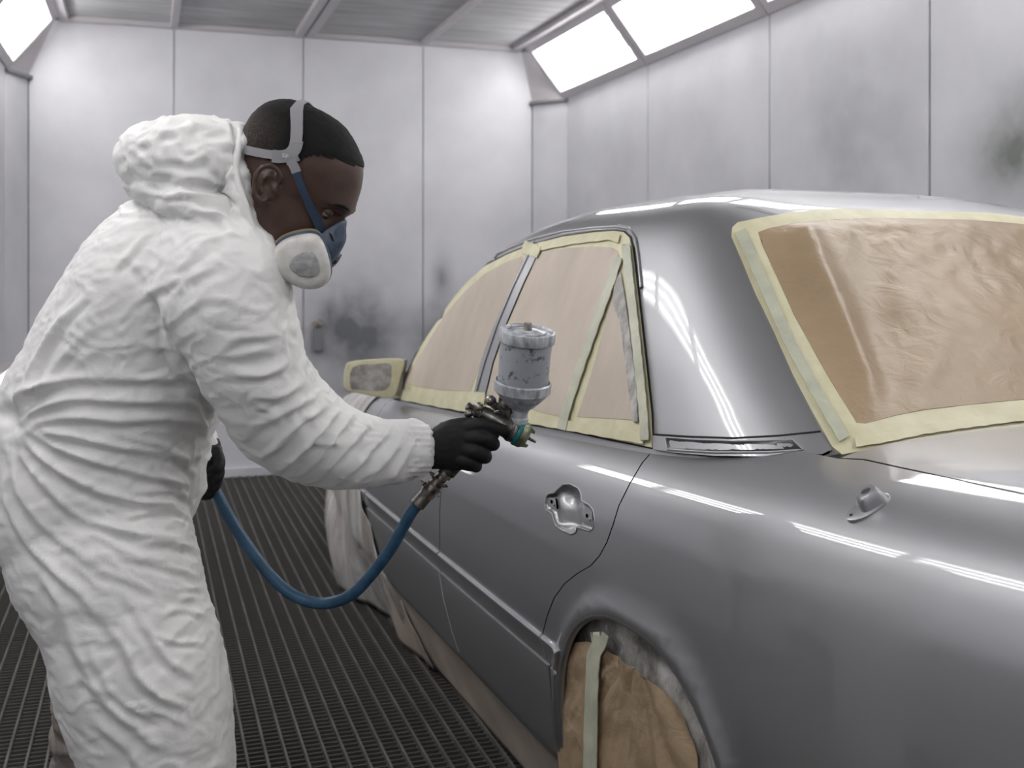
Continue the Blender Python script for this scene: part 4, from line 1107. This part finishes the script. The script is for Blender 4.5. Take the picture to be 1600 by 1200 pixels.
# hood, lying back and pulled up behind the head
limb(mb, [(212,285,1.90,18,.05),(228,272,1.90,44,.10),(262,258,1.89,66,.125),(300,258,1.885,74,.135),(332,270,1.88,84,.135),(355,286,1.88,90,.13)], 44, 5, 2.3)
limb(mb, [(262,300,1.90,30,.12),(320,322,1.89,40,.15),(362,348,1.885,42,.155),(392,384,1.885,26,.135)], 40, 5, 2.1)
limb(mb, [(371,240,1.80,10,.018),(374,285,1.79,13,.022),(384,335,1.79,15,.025),(395,378,1.80,12,.022)], 20, 4, 2.)
V, F, Nm = voxel(mb, .0048, 14, .5)
# head opening: hollow the front of the hood around the head
ST = [
 # back and waist
 ([(22,632),(60,575),(110,500),(165,430),(215,365)], .007, 9, 1), ([(40,622),(100,560),(170,500),(240,455),(300,430)], .005, 9, 1),
 ([(15,640),(45,604),(95,586),(160,580),(235,588),(300,604)], .013, 10, 1), ([(28,650),(80,622),(150,612),(230,622),(310,640)], .009, 9, 1),
 ([(40,655),(110,642),(190,645),(270,655),(338,668)], .009, 9, 1), ([(120,560),(180,545),(230,548)], .005, 8, 1),
 ([(40,660),(110,672),(190,690),(270,706),(328,712)], .010, 10, 1), ([(35,664),(90,690),(160,722),(230,742),(305,760)], .010, 9, 1),
 ([(180,668),(240,690),(300,722)], .006, 7, 1),
 ([(30,668),(70,712),(140,760),(215,785),(290,795)], .011, 10, 1), ([(24,672),(55,735),(115,795),(185,830),(280,842)], .011, 10, 1),
 ([(16,676),(36,760),(85,835),(160,890),(240,920),(312,930)], .012, 11, 1), ([(8,680),(16,770),(45,850),(95,905),(160,965),(215,1010)], .009, 11, 1),
 ([(200,768),(250,765),(295,778)], .006, 6, 1), ([(190,812),(245,800),(300,812)], .006, 6, 1), ([(210,850),(262,848),(305,862)], .007, 7, 1), ([(190,868),(240,880),(308,898)], .006, 7, 1),
 ([(120,812),(190,858),(262,876)], .005, 8, 1), ([(228,905),(275,918),(318,912)], .006, 6, 1), ([(245,955),(290,950),(325,958)], .005, 6, 1), ([(240,990),(285,1000),(330,1000)], .005, 6, 1),
 ([(60,882),(120,935),(185,1010),(235,1065),(290,1092),(335,1086)], .011, 11, 1), ([(62,900),(100,975),(150,1060),(200,1120),(250,1165)], .010, 13, 1),
 ([(130,1000),(180,1075),(225,1110),(270,1122)], .006, 9, 1), ([(170,905),(215,965),(262,1020),(320,1052)], .007, 10, 1), ([(245,1105),(295,1115),(345,1100)], .008, 8, 1),
 ([(235,1160),(290,1165),(350,1142)], .007, 9, 1), ([(220,1200),(290,1200),(352,1180)], .007, 9, 1), ([(150,1110),(200,1170),(240,1215)], .006, 11, 1),
 # belly front
 ([(270,620),(310,655),(330,690)], .006, 7, -1), ([(262,700),(300,735),(306,775)], .008, 8, 1), ([(235,735),(275,765),(290,800)], .007, 7, 1), ([(300,700),(322,710),(330,690)], .005, 5, 1),
 # armpit
 ([(236,470),(250,500),(256,545),(268,590),(290,612)], -.020, 8, -1), ([(262,470),(278,520),(283,570)], .009, 10, 1), ([(185,400),(222,440),(240,480)], .004, 9, 1),
 # shoulder and upper sleeve
 ([(270,430),(330,385),(390,372)], .004, 12, 1), ([(262,462),(320,430),(380,420),(425,440)], .005, 11, 1), ([(268,505),(310,478),(350,470),(400,482)], .006, 9, 1), ([(275,545),(320,515),(370,508)], .005, 8, 1),
 ([(290,590),(330,565),(380,558),(430,540)], .007, 9, 1), ([(310,620),(355,590),(410,580),(455,560)], .008, 9, 1), ([(340,560),(385,532),(440,520)], .005, 7, 1),
 ([(340,655),(385,622),(430,612),(478,592)], .009, 9, 1), ([(370,690),(405,665),(450,632),(492,612)], .009, 9, 1), ([(380,655),(410,632),(450,612)], .006, 7, 1),
 ([(402,718),(432,690),(470,652),(508,628)], .010, 8, 1), ([(432,735),(462,704),(497,668),(528,642)], .010, 8, 1), ([(462,748),(492,716),(525,682),(552,655)], .009, 8, 1),
 ([(498,755),(528,725),(560,690),(580,660)], .008, 8, 1), ([(535,758),(565,730),(596,695),(612,665)], .007, 8, 1), ([(575,755),(602,730),(628,700),(640,668)], .007, 8, 1),
 ([(610,752),(634,730),(650,700),(655,672)], .007, 6, 1), ([(470,690),(505,690),(535,700)], .004, 7, 1),
 # hood
 ([(205,296),(250,318),(310,326),(360,345),(398,388)], -.012, 6, -1), ([(215,240),(262,222),(310,215),(352,222)], .007, 9, 1), ([(212,268),(255,255),(300,262),(345,252)], .009, 9, 1),
 ([(240,300),(290,290),(340,296),(372,315)], .009, 9, 1), ([(300,205),(322,240),(350,285),(378,330)], .006, 8, 1), ([(352,200),(362,240),(370,290),(392,350)], .010, 7, -1), ([(262,235),(275,265),(262,290)], .007, 8, 1),
 ([(300,335),(345,352),(382,392)], .006, 7, 1),
]
dsp = line_disp(V, [(p, a_*.95, w_*.72, v_) for p, a_, w_, v_ in ST])
uvd = proj(V); 
for i in range(len(V)):
    p = Vector(V[i]); x_, y_ = uvd[i, 0], uvd[i, 1]
    hoodw = 1.0 if (x_ > 190 and x_ < 405 and y_ < 340) else 0.
    q = Vector((p.x*1.0, p.y*1.0, p.z*1.5))
    n1 = noise.fractal(q*7, 1.0, 2.1, 3)
    w_ = q*16+Vector((n1, n1*1.3, 0))*1.5
    rid = 1-abs(noise.noise(w_))*2.4
    q2 = Vector((p.x*34, p.y*34, p.z*52))+Vector((n1, -n1, n1))*2.5
    dsp[i] += .0030*n1+.0026*max(rid, -.3)+.0013*(1-2.2*abs(noise.noise(q2)))+hoodw*(.006*noise.fractal(q*16, 1., 2.1, 4)+.004*(1-2*abs(noise.noise(q*30))))
    # elastic gathers at waist and cuff
    dw = math.hypot((x_-8)/16, (y_-648)/14)
    if dw < 2.5: dsp[i] -= .020*math.exp(-dw*dw)
    if 640 < x_ < 676 and y_ > 640 and y_ < 770: dsp[i] += .0018*math.sin((y_)*.75+p.y*60)
V2 = V+Nm*dsp[:, None]
# clear the hood opening of the head: push cloth outside the head's own surface
a, b, y = h_inv(V2)
suit = mesh_obj('coverall', V2, F, M['suit'], person, True, label='white disposable coverall with creased folds')
# seams and hood edge
mb = MB()
rim = [(366,200,1.86),(374,208,1.81),(371,236,1.775),(369,262,1.77),(374,292,1.765),(384,326,1.765),(394,358,1.77),(401,388,1.79),(402,402,1.82)]
c_ = catmull([W(*p) for p in rim], 8)
mb.tube(c_, [.0065+.0015*noise.noise(q*40) for q in c_], 12); mb.build('hood_edge', M['suit'], person, smooth=True)
# boots / covers on the feet
bt = MB(); limb(bt, [(152,1020,2.13,40,.10),(151,1060,2.15,50,.105),(147,1110,2.17,52,.10),(146,1160,2.19,53,.095),(146,1230,2.21,53,.095),(147,1320,2.22,52,.092),(148,1400,2.22,50,.09),(150,1425,2.22,42,.08)], 36, 5, 2.2)
limb(bt, [(120,1420,2.22,26,.05),(170,1428,2.2,24,.055),(220,1434,2.18,16,.045)], 24, 4, 2.4)
Vb, Fb, Nb = voxel(bt, .007, 6, .5)
db = np.array([.010*noise.fractal(Vector((p[0]*5, p[1]*5, p[2]*16)), 1., 2.1, 4)+.006*(1-3*abs(noise.noise(Vector((p[0]*9, p[1]*9, p[2]*24))))) for p in Vb])
mesh_obj('boot_cover', Vb+Nb*db[:, None], Fb, M['bootp'], person, True, label='crumpled brownish boot cover on the rear foot')
bt = MB(); limb(bt, [(250,1560,1.86,70,.075),(250,1620,1.86,66,.07),(252,1638,1.86,60,.06)], 28, 4, 2.2); limb(bt, [(220,1610,1.86,34,.05),(290,1618,1.86,34,.055),(350,1626,1.86,22,.045)], 24, 4, 2.4)
Vb, Fb, Nb = voxel(bt, .007, 6, .5); zmin = Vb[:, 2].min(); Vb[:, 2] = np.maximum(Vb[:, 2], .001)
mesh_obj('boot_cover', Vb, Fb, M['bootp'], person, True)
# ---- respirator
resp_root = None
D_c = 1.765
CO = [(424,410),(424,396),(429,384),(440,373),(455,366),(472,362),(488,361),(499,365),(507,377),(513,394),(517,412),(517,428),(511,440),(501,447),(486,450),(470,448),(452,440),(436,428),(427,418)]
cx_, cy_ = 470, 407
cax = (-VF*.95+VR*.10-VU*.28).normalized()       # the filter faces the camera and slightly down
pr = [p for p in catmull([(x, y, 0) for x, y in CO], 3, True)]
def cring(k, h, dy=0, dx=0):
    return [W(cx_+dx+(p.x-cx_)*k, cy_+dy+(p.y-cy_)*k, D_c+.03-h) for p in pr]
def cring2(k, h, dx=0, dy=0):
    return [Vector(q) for q in cring(k, h, dy, dx)]
FACEP = [(541,343),(523,351),(503,366),(490,376),(480,384),(474,400),(478,416),(490,424),(505,420),(520,410),(533,392),(541,375),(541,358)]
fm = MB(); PF = [p for p in catmull([(x, y, 0) for x, y in FACEP], 3, True)]
fcx, fcy = 508, 388
def fring(k, D, kx=1., sx=0): return [W(fcx+sx+(p.x-fcx)*k*kx, fcy+(p.y-fcy)*k, D) for p in PF]
resp = rings([fring(.72, HD-.050, 1., -8), fring(.88, HD-.047, 1, -6), fring(.97, HD-.034), fring(1.0, HD-.014), fring(1.0, HD+.010), fring(.97, HD+.032), fring(.80, HD+.052, 1, -6)]).build('respirator', M['mask'], person, auto=1.2, label='blue rubber half-mask respirator')
# nose ridge panel, vent slot and exhale valve
rings([[W(x, y, HD-.047) for x, y in ((513,361),(520,366),(524,379),(519,379),(515,372))], [W(x, y, HD-.051) for x, y in ((514,363),(519,367),(522,377),(519,377),(516,371))]]).build('vent_slot', M['gap'], resp)
MB().lathe(W(520,404,HD), (VR*.8-VU*.6), [(-.02,.018),(.0,.018),(.008,.015),(.010,.006)], 20).build('exhale_valve', M['mask'], resp, auto=.6)
MB().tube([W(521,407,HD-.01), W(524,410,HD-.012)], .004, 8).build('valve_tip', M['gap'], resp)
rings([cring2(.90, -.022), cring2(.99, -.016), cring2(1.02, -.004), cring2(1.03, .004), cring2(1.0, .008)]).build('filter_holder', M['mask'], resp, auto=.9)
rings([[q+VU*.003-VR*.001 for q in cring2(1.015, .0)], [q+VU*.003-VR*.001 for q in cring2(1.02, .005)]]).build('filter_gasket', M['yellow'], resp)
pr_s = pr
filt = rings([cring2(.96, .002, 0, 3), cring2(.985, .010, 0, 3), cring2(.975, .022, 0, 3), cring2(.93, .030, 0, 3), cring2(.84, .034, 0, 3), cring2(.70, .0355, 0, 3), cring2(.45, .0365, 0, 3)]).build('filter_cartridge', M['cart'], resp, auto=1.2, label='white rounded filter cartridge with overspray')
PAD = [(452,416),(456,405),(466,397),(480,392),(490,395),(496,406),(499,418),(496,428),(486,433),(472,432),(460,426)]
pp_ = [p for p in catmull([(x, y, 0) for x, y in PAD], 3, True)]
rings([[W(p.x, p.y, D_c+.03-.033) for p in pp_], [W(p.x, p.y, D_c+.03-.0385) for p in pp_], [W(475+(p.x-475)*.93, 412+(p.y-412)*.93, D_c+.03-.0395) for p in pp_]]).build('filter_pad', M['pad'], filt, auto=1)
# far side cartridge
rings([[q+VF*.185-VR*.040 for q in cring2(.93, .0)], [q+VF*.205-VR*.043 for q in cring2(.95, .0)], [q+VF*.225-VR*.046 for q in cring2(.8, 0)]]).build('filter_cartridge', M['cart'], resp, auto=1.2)
# straps follow the skull
def skull_y(a, b, grow):
    """half width of the head shell at (a, b)"""
    S = np.array(SECT, float); ab = np.interp(b, S[:, 0], S[:, 1]); af = np.interp(b, S[:, 0], S[:, 2]); w = np.interp(b, S[:, 0], S[:, 3])/1000*.98
    ca = (ab+af)/2; ha = (af-ab)/2+grow/HS; f = abs((a-ca)/ha)
    if f >= 1: return 0.
    y = (w+grow)*(1-f**2.25)**(1/2.25)
    if b > -30: y *= 1-.16*max((a-ca)/ha, 0)**1.5*min(1, (b+30)/50)
    return y
def to_ab(px, py):
    dx, dy = px-HO[0], py-HO[1]; return dx*HF[0]+dy*HF[1], dx*HN[0]+dy*HN[1]
def head_strap(name, pts, wpx, mat, par, grow=.0045, th=.0016, both=True, n=6, mirror_last=False):
    P = [np.array([p.x, p.y]) for p in catmull([(x, y, 0) for x, y in pts], n)]; V = []; m = len(P)
    rows = []
    for i in range(m):
        t = P[min(i+1, m-1)]-P[max(i-1, 0)]; t /= np.hypot(*t); nn = np.array([-t[1], t[0]])
        r = []
        for f in (-.5, -.25, 0, .25, .5):
            q = P[i]+nn*f*wpx
            a_, b_ = to_ab(*q); y_ = skull_y(a_, b_, grow)
            r.append((a_, b_, y_))
        rows.append(r)
    if name == 'crown_strap':
        top = []; bs_ = np.linspace(-100, -40, 241)
        keep = [r for r in rows if r[2][2] > .050]
        for yv in (0., .008, .016, .024, .032, .040):
            rr_ = []
            for j in range(5):
                a0 = rows[0][j][0]; a1 = keep[0][j][0]; a_ = a0+(a1-a0)*(yv/.052)
                ys_ = [skull_y(a_, max(q, -91), grow) if q >= -91 else 0 for q in bs_]
                i_ = next(i for i, v_ in enumerate(ys_) if v_ >= max(yv, .001))
                rr_.append((a_, bs_[i_]-(grow/HS)*(1-yv/.06), yv))
            top.append(rr_)
        rows = top+keep
    for sgn in ((1, -1) if both else (1,)):
        Vt = []; K = 5
        for r in rows:
            c = [hp(a_, b_, sgn*y_) for a_, b_, y_ in r]; Vt += c
        N_ = len(rows); Vn = np.array([list(v) for v in Vt]); Fq = [(i*K+j, (i+1)*K+j, (i+1)*K+j+1, i*K+j+1) for i in range(N_-1) for j in range(K-1)]
        nv = vnormals(Vn, Fq); cen = np.array(hp(0, 0))
        if ((Vn-cen)*nv).sum() < 0: nv = -nv
        Vo = Vn+nv*th; nn2 = len(Vn)
        Fo = Fq+[tuple(q+nn2 for q in f[::-1]) for f in Fq]
        bd = [i*K for i in range(N_)]+[(N_-1)*K+j for j in range(1, K)]+[i*K+K-1 for i in range(N_-2, -1, -1)]+[j for j in range(K-2, 0, -1)]
        Fo += [(bd[i], bd[(i+1) % len(bd)], bd[(i+1) % len(bd)]+nn2, bd[i]+nn2) for i in range(len(bd))]
        ob = mesh_obj(name, np.concatenate([Vn, Vo]), Fo, mat, par, True)
        bm = bmesh.new(); bm.from_mesh(ob.data); bmesh.ops.recalc_face_normals(bm, faces=bm.faces)
        for e_ in bm.edges:
            if len(e_.link_faces) == 2 and e_.calc_face_angle(0) > .8: e_.smooth = False
        bm.to_mesh(ob.data); bm.free()
    return ob
head_strap('crown_strap', [(474,166.5),(478,176),(482,195),(484,215),(484,232)], 17, M['strapg'], resp, .0068)
head_strap('back_strap', [(377,233),(400,240),(430,247),(462,252)], 13, M['strapg'], resp)
pl = head_strap('strap_plate', [(450,252),(462,253),(474,250),(482,241),(485,228)], 19, M['plate'], resp, .0062)
head_strap('strap_plate', [(470,248),(478,256),(481,262)], 20, M['plate'], resp, .0058)
head_strap('cheek_strap', [(477,258),(482,268),(485,276)], 14, M['strapg'], resp, .0066)
head_strap('cheek_strap', [(483,272),(490,295),(500,325),(508,350),(514,376),(516,392)], 12, M['strapb'], resp, .0062)
head_strap('lower_strap', [(398,338),(410,355),(425,374),(438,386)], 12, M['strapb'], resp, .010)
# tiny white maker's mark on the strap plate
tc = bpy.data.curves.new('mark', 'FONT'); tc.body = 'Sip'; tc.size = .0095; tc.extrude = .0002; tc.shear = .3
to = bpy.data.objects.new('mark', tc); COL.objects.link(to)
dg = bpy.context.evaluated_depsgraph_get(); tm = bpy.data.meshes.new_from_object(to.evaluated_get(dg)); bpy.data.objects.remove(to)
a_, b_ = to_ab(464, 254); yk = skull_y(a_, b_, .0095)
o3 = hp(a_, b_, yk); ex = (hp(a_+10, b_-5, skull_y(a_+10, b_-5, .0095))-o3).normalized(); ez = -VF; ey = ez.cross(ex).normalized(); ez = ex.cross(ey)
mt = Matrix((ex, ey, ez)).transposed()
tv = to_np(tm); fcs = [tuple(p.vertices) for p in tm.polygons]
mesh_obj('printed_mark', [o3+mt@Vector(v) for v in tv], fcs, M['white'], pl, False)
# ---- gloves
def glove(name, parts, size=.0021, label=None):
    mb = MB()
    for kind, args in parts:
        if kind == 'limb': limb(mb, args, 20, 4, 2.2)
        else:
            pts, r = args; pts = [W(*p) for p in pts]; c = catmull(pts, 4); rr = [p.x for p in catmull([(q, 0, 0) for q in r], 4)]
            mb.tube(c, rr, 16, True); ball(mb, c[-1], rr[-1], 16); ball(mb, c[0], rr[0], 16)
    V, F, Nn = voxel(mb, size, 3, .5)
    d = np.array([.0005*noise.fractal(Vector(p)*60, 1, 2.1, 3) for p in V])
    return mesh_obj(name, V+Nn*d[:, None], F, M['glove'], person, True, label=label)
GD = 2.03
glove('glove', [
 ('limb', [(668,702,2.022,31,.030),(682,701,2.02,32,.030),(692,699,2.016,36,.030),(712,695,2.008,41,.027),(735,689,2.004,38,.022),(748,686,2.004,30,.016)]),
 ('f', ([(728,668,1.998),(750,664,1.992),(772,668,1.996),(786,673,2.012),(793,679,2.030),(794,682,2.044)], [.0135,.0130,.0118,.0112,.0105,.0095])),   # index on the trigger
 ('f', ([(732,684,1.992),(752,684,1.985),(765,689,1.994),(771,694,2.016),(768,695,2.040),(752,694,2.050)], [.0140,.0140,.0135,.0125,.0115,.0100])),
 ('f', ([(726,702,1.992),(742,705,1.984),(754,710,1.994),(759,714,2.016),(755,715,2.040),(738,712,2.050)], [.0140,.0140,.0132,.0122,.0112,.0098])),
 ('f', ([(716,716,1.996),(730,721,1.988),(740,726,1.997),(744,729,2.016),(740,729,2.038),(724,727,2.048)], [.0130,.0128,.0120,.0112,.0102,.0092])),
 ('f', ([(700,690,2.025),(712,672,2.050),(732,662,2.066),(752,664,2.070)], [.0170,.0150,.0125,.0105])),                                           # thumb on the far side
 ('f', ([(695,672,2.012),(715,665,2.006),(735,662,2.006)], [.016,.014,.012])),
], label='black rubber glove closed around the spray gun grip')
glove('glove', [
 ('limb', [(326,690,2.19,15,.03),(332,712,2.185,15,.032),(334,740,2.18,14,.034),(326,762,2.18,12,.03)]),
 ('f', ([(338,706,2.16),(343,722,2.140),(338,734,2.128),(326,738,2.136),(318,736,2.155)], [.012,.012,.0115,.011,.010])),
 ('f', ([(338,722,2.16),(342,738,2.138),(336,749,2.127),(324,752,2.136),(316,750,2.155)], [.012,.012,.0115,.011,.010])),
 ('f', ([(336,738,2.16),(339,752,2.140),(332,763,2.128),(322,765,2.138),(315,762,2.158)], [.0115,.0115,.011,.0105,.0095])),
 ('f', ([(332,750,2.17),(333,764,2.150),(327,772,2.140),(319,774,2.148),(314,770,2.165)], [.011,.011,.0105,.010,.009])),
 ('f', ([(326,712,2.19),(318,728,2.185),(313,742,2.170),(316,752,2.150)], [.012,.0115,.011,.0095])),
], label='black rubber glove holding the blue hose behind the belly')
# ================================================================ spray gun and hose
gun = empty('spray_gun', tuple(W(745, 680, GD)), 'gravity-feed paint spray gun with speckled grey cup, held in the black glove', 'spray gun')
def G(px, py, dd=0): return W(px, py, GD+dd)
u = GD/FPX
cap_ax = (G(800,671)-G(760,648)).normalized()
mb = MB()
c0 = G(738,637); L_ = (G(803,672)-c0).length
ax = (G(803,672)-c0).normalized()
body_g = MB().lathe(c0, ax, [(0,.008),(.002,.011),(.018,.0125),(.020,.015),(.045,.016),(.048,.018),(L_*.80,.018),(L_*.82,.0205),(L_*.93,.021),(L_*.95,.0225),(L_,.0225),(L_+.002,.019)], 36)
body_g.lathe(c0, ax, [(-.012,.0045),(-.010,.007),(-.004,.007),(0,.006)], 20)
gb = body_g.build('gun_body', M['gun'], gun, auto=.6)
# grip
gp = [G(752,655), G(742,678), G(728,702), G(712,722), G(698,738)]
MB().tube(catmull(gp, 5), [.0165]*len(catmull(gp, 5)), 20).build('grip', M['gun'], gun, smooth=True)
# top lug with hanging hook
lug = MB().prism([G(780,618,-.008), G(796,620,-.008), G(800,628,-.008), G(798,655,-.008), G(768,660,-.008), G(762,645,-.008), G(777,640,-.008)], VF*.016)
lug.build('top_lug', M['gun'], gun, bevel=.003)
hk = MB(); hk.tube(catmull([G(768,628,-.004), G(774,634,-.003), G(782,637), G(790,634)], 5), .0075, 16); ball(hk, G(767,626,-.004), .0105); ball(hk, G(790,632,-.006), .0105)
hk.build('hook', M['steel'], gun, smooth=True)
MB().lathe(G(789,631,-.012), -VF, [(0,.008),(.005,.008),(.006,.005)], 16).build('screw', M['steel'], gun, auto=.6)
kn = MB(); kn.tube([G(747,637,-.005), G(757,643,-.003), G(770,650)], [.007,.0065,.006], 14); ball(kn, G(748,636,-.006), .0095); kn.build('fluid_knob', M['steel'], gun, smooth=True)
kn = MB(); kn.tube([G(727,647,-.010), G(738,645,-.006), G(750,648)], [.005,.006,.006], 14); ball(kn, G(732,646,-.010), .0085); kn.lathe(G(730,640,-.010), VU, [(0,.004),(.006,.004),(.008,.002)], 12); kn.build('air_knob', M['steel'], gun, smooth=True)
# collar, teal ring, air cap, horns and nozzle
c1 = G(803,672)
MB().lathe(c1, ax, [(-.003,.021),(0,.0235),(.004,.0235),(.005,.022)], 40).build('front_collar', M['steel'], gun, auto=.5)
MB().lathe(c1, ax, [(.005,.023),(.006,.0255),(.012,.0258),(.013,.024)], 40).build('teal_ring', M['teal'], gun, auto=.5)
cp_ = MB().lathe(c1, ax, [(.013,.0245),(.014,.0255),(.022,.0245),(.027,.020),(.030,.013),(.031,.005)], 40)
ny = ax.cross(VF).normalized()
for sg in (1, -1):
    cp_.prism([c1+ax*.022+ny*sg*.011-VF*.006, c1+ax*.022+ny*sg*.022-VF*.006, c1+ax*.036+ny*sg*.017-VF*.006, c1+ax*.037+ny*sg*.012-VF*.006], VF*.012)
cp_.build('air_cap', M['cap'], gun, auto=.6)
MB().lathe(c1, ax, [(.028,.004),(.040,.0032),(.046,.0028),(.047,.001)], 16).build('nozzle', M['steel'], gun, auto=.6)
# trigger
MB().tube(catmull([G(786,662), G(779,676), G(772,692), G(760,708), G(748,722)], 5), .004, 10).build('trigger', M['steel'], gun, smooth=True)
# cup on the lid axis
cup_ax = (VR*.085+VU-VF*.20).normalized(); cb = G(810.5,669)
def ch(h): return h*u*1.03
cup = MB().lathe(cb, cup_ax, [(ch(30),.016),(ch(36),.026),(ch(48),.040),(ch(58),.0505),(ch(60),.053),(ch(74),.0535),(ch(76),.0505),(ch(72),.0475)], 64).build('cup_funnel', M['lid'], gun, auto=.6, label='grey funnel and rim below the paint cup')
MB().lathe(cb, cup_ax, [(ch(70),.0472),(ch(100),.0474),(ch(142),.0478)], 64).build('cup', M['cup'], gun, auto=.9, label='speckled grey paint cup')
lid = MB().lathe(cb, cup_ax, [(ch(136),.0478),(ch(137),.0515),(ch(138),.0522),(ch(150),.0525),(ch(153),.0515),(ch(154),.049),(ch(151),.046),(ch(151.5),.030),(ch(154),.022),(ch(154.5),.010)], 64).build('cup_lid', M['lid'], gun, auto=.5)
MB().lathe(cb, cup_ax, [(ch(152),.0085),(ch(160),.0085),(ch(162),.0075),(ch(163),.0075),(ch(165.5),.0065)], 20).build('lid_valve', M['steel'], lid, auto=.5)
for q in (.4, 3.5):
    a1 = cup_ax.orthogonal().normalized(); b1 = cup_ax.cross(a1)
    MB().tube([cb+cup_ax*ch(153.5)+(a1*math.cos(q+k*.16)+b1*math.sin(q+k*.16))*.036 for k in range(10)], .002, 8).build('lid_rib', M['lid'], lid, smooth=True)
MB().lathe(cb, cup_ax, [(ch(0),.0125),(ch(8),.0135),(ch(9),.0165),(ch(17),.0165),(ch(18),.0145),(ch(24),.0145),(ch(33),.0175)], 32).build('cup_neck', M['lid'], gun, auto=.6)
MB().tube([G(803,640,-.004), G(800,650,-.006), G(804,662,-.006)], .005, 10).build('neck_clip', M['gun'], gun, smooth=True)
# hose connector
s0 = G(706,728); s1 = G(651,790); ad = (s1-s0); Lc = ad.length; ad.normalize()
prof = [(0,.011),(Lc*.12,.012),(Lc*.13,.0145),(Lc*.24,.0145),(Lc*.26,.011),(Lc*.34,.011),(Lc*.35,.0165),(Lc*.40,.0168),(Lc*.41,.0125),(Lc*.47,.0125),(Lc*.48,.016),(Lc*.54,.016),(Lc*.55,.013),(Lc*.62,.013),(Lc*.63,.0155),(Lc*.70,.0155),(Lc*.71,.0135),(Lc*.80,.0138),(Lc*.98,.0142),(Lc,.012)]
con = MB().lathe(s0, ad, prof, 32)
con.build('hose_coupling', M['steel'], gun, auto=.5)
sdv = ad.cross(VF).normalized()
for f_ in (.36, .60):
    MB().tube([s0+ad*Lc*f_-sdv*.014, s0+ad*Lc*(f_-.01)-sdv*.025], [.005,.002], 10).build('coupling_lug', M['steel'], gun, smooth=True)
    MB().tube([s0+ad*Lc*f_+sdv*.014, s0+ad*Lc*(f_-.01)+sdv*.020], [.004,.002], 10).build('coupling_lug', M['steel'], gun, smooth=True)
# hose
hpts = [(654,786,2.03),(640,805,2.035),(615,850,2.05),(585,892,2.07),(548,930,2.09),(505,943,2.11),(462,932,2.12),(425,902,2.13),(392,860,2.14),(362,815,2.145),(338,770,2.15),(322,738,2.16),(300,735,2.22),(260,790,2.34),(225,900,2.42),(205,1050,2.48),(200,1200,2.52),(210,1290,2.54)]
hc_ = [W(*p) for p in hpts]
hc_ += [W(300,1420,2.30), Vector((*W(400,1500,2.1).xy, .013)), Vector((*W(620,1500,1.95).xy, .013)), Vector((*W(700,1500,1.2).xy, .013))]
ho = MB().tube(catmull(hc_, 12), .0112, 20).build('air_hose', M['hose'], None, smooth=True)
ho['label'] = 'blue rubber air hose sagging from the spray gun to the other hand'; ho['category'] = 'hose'
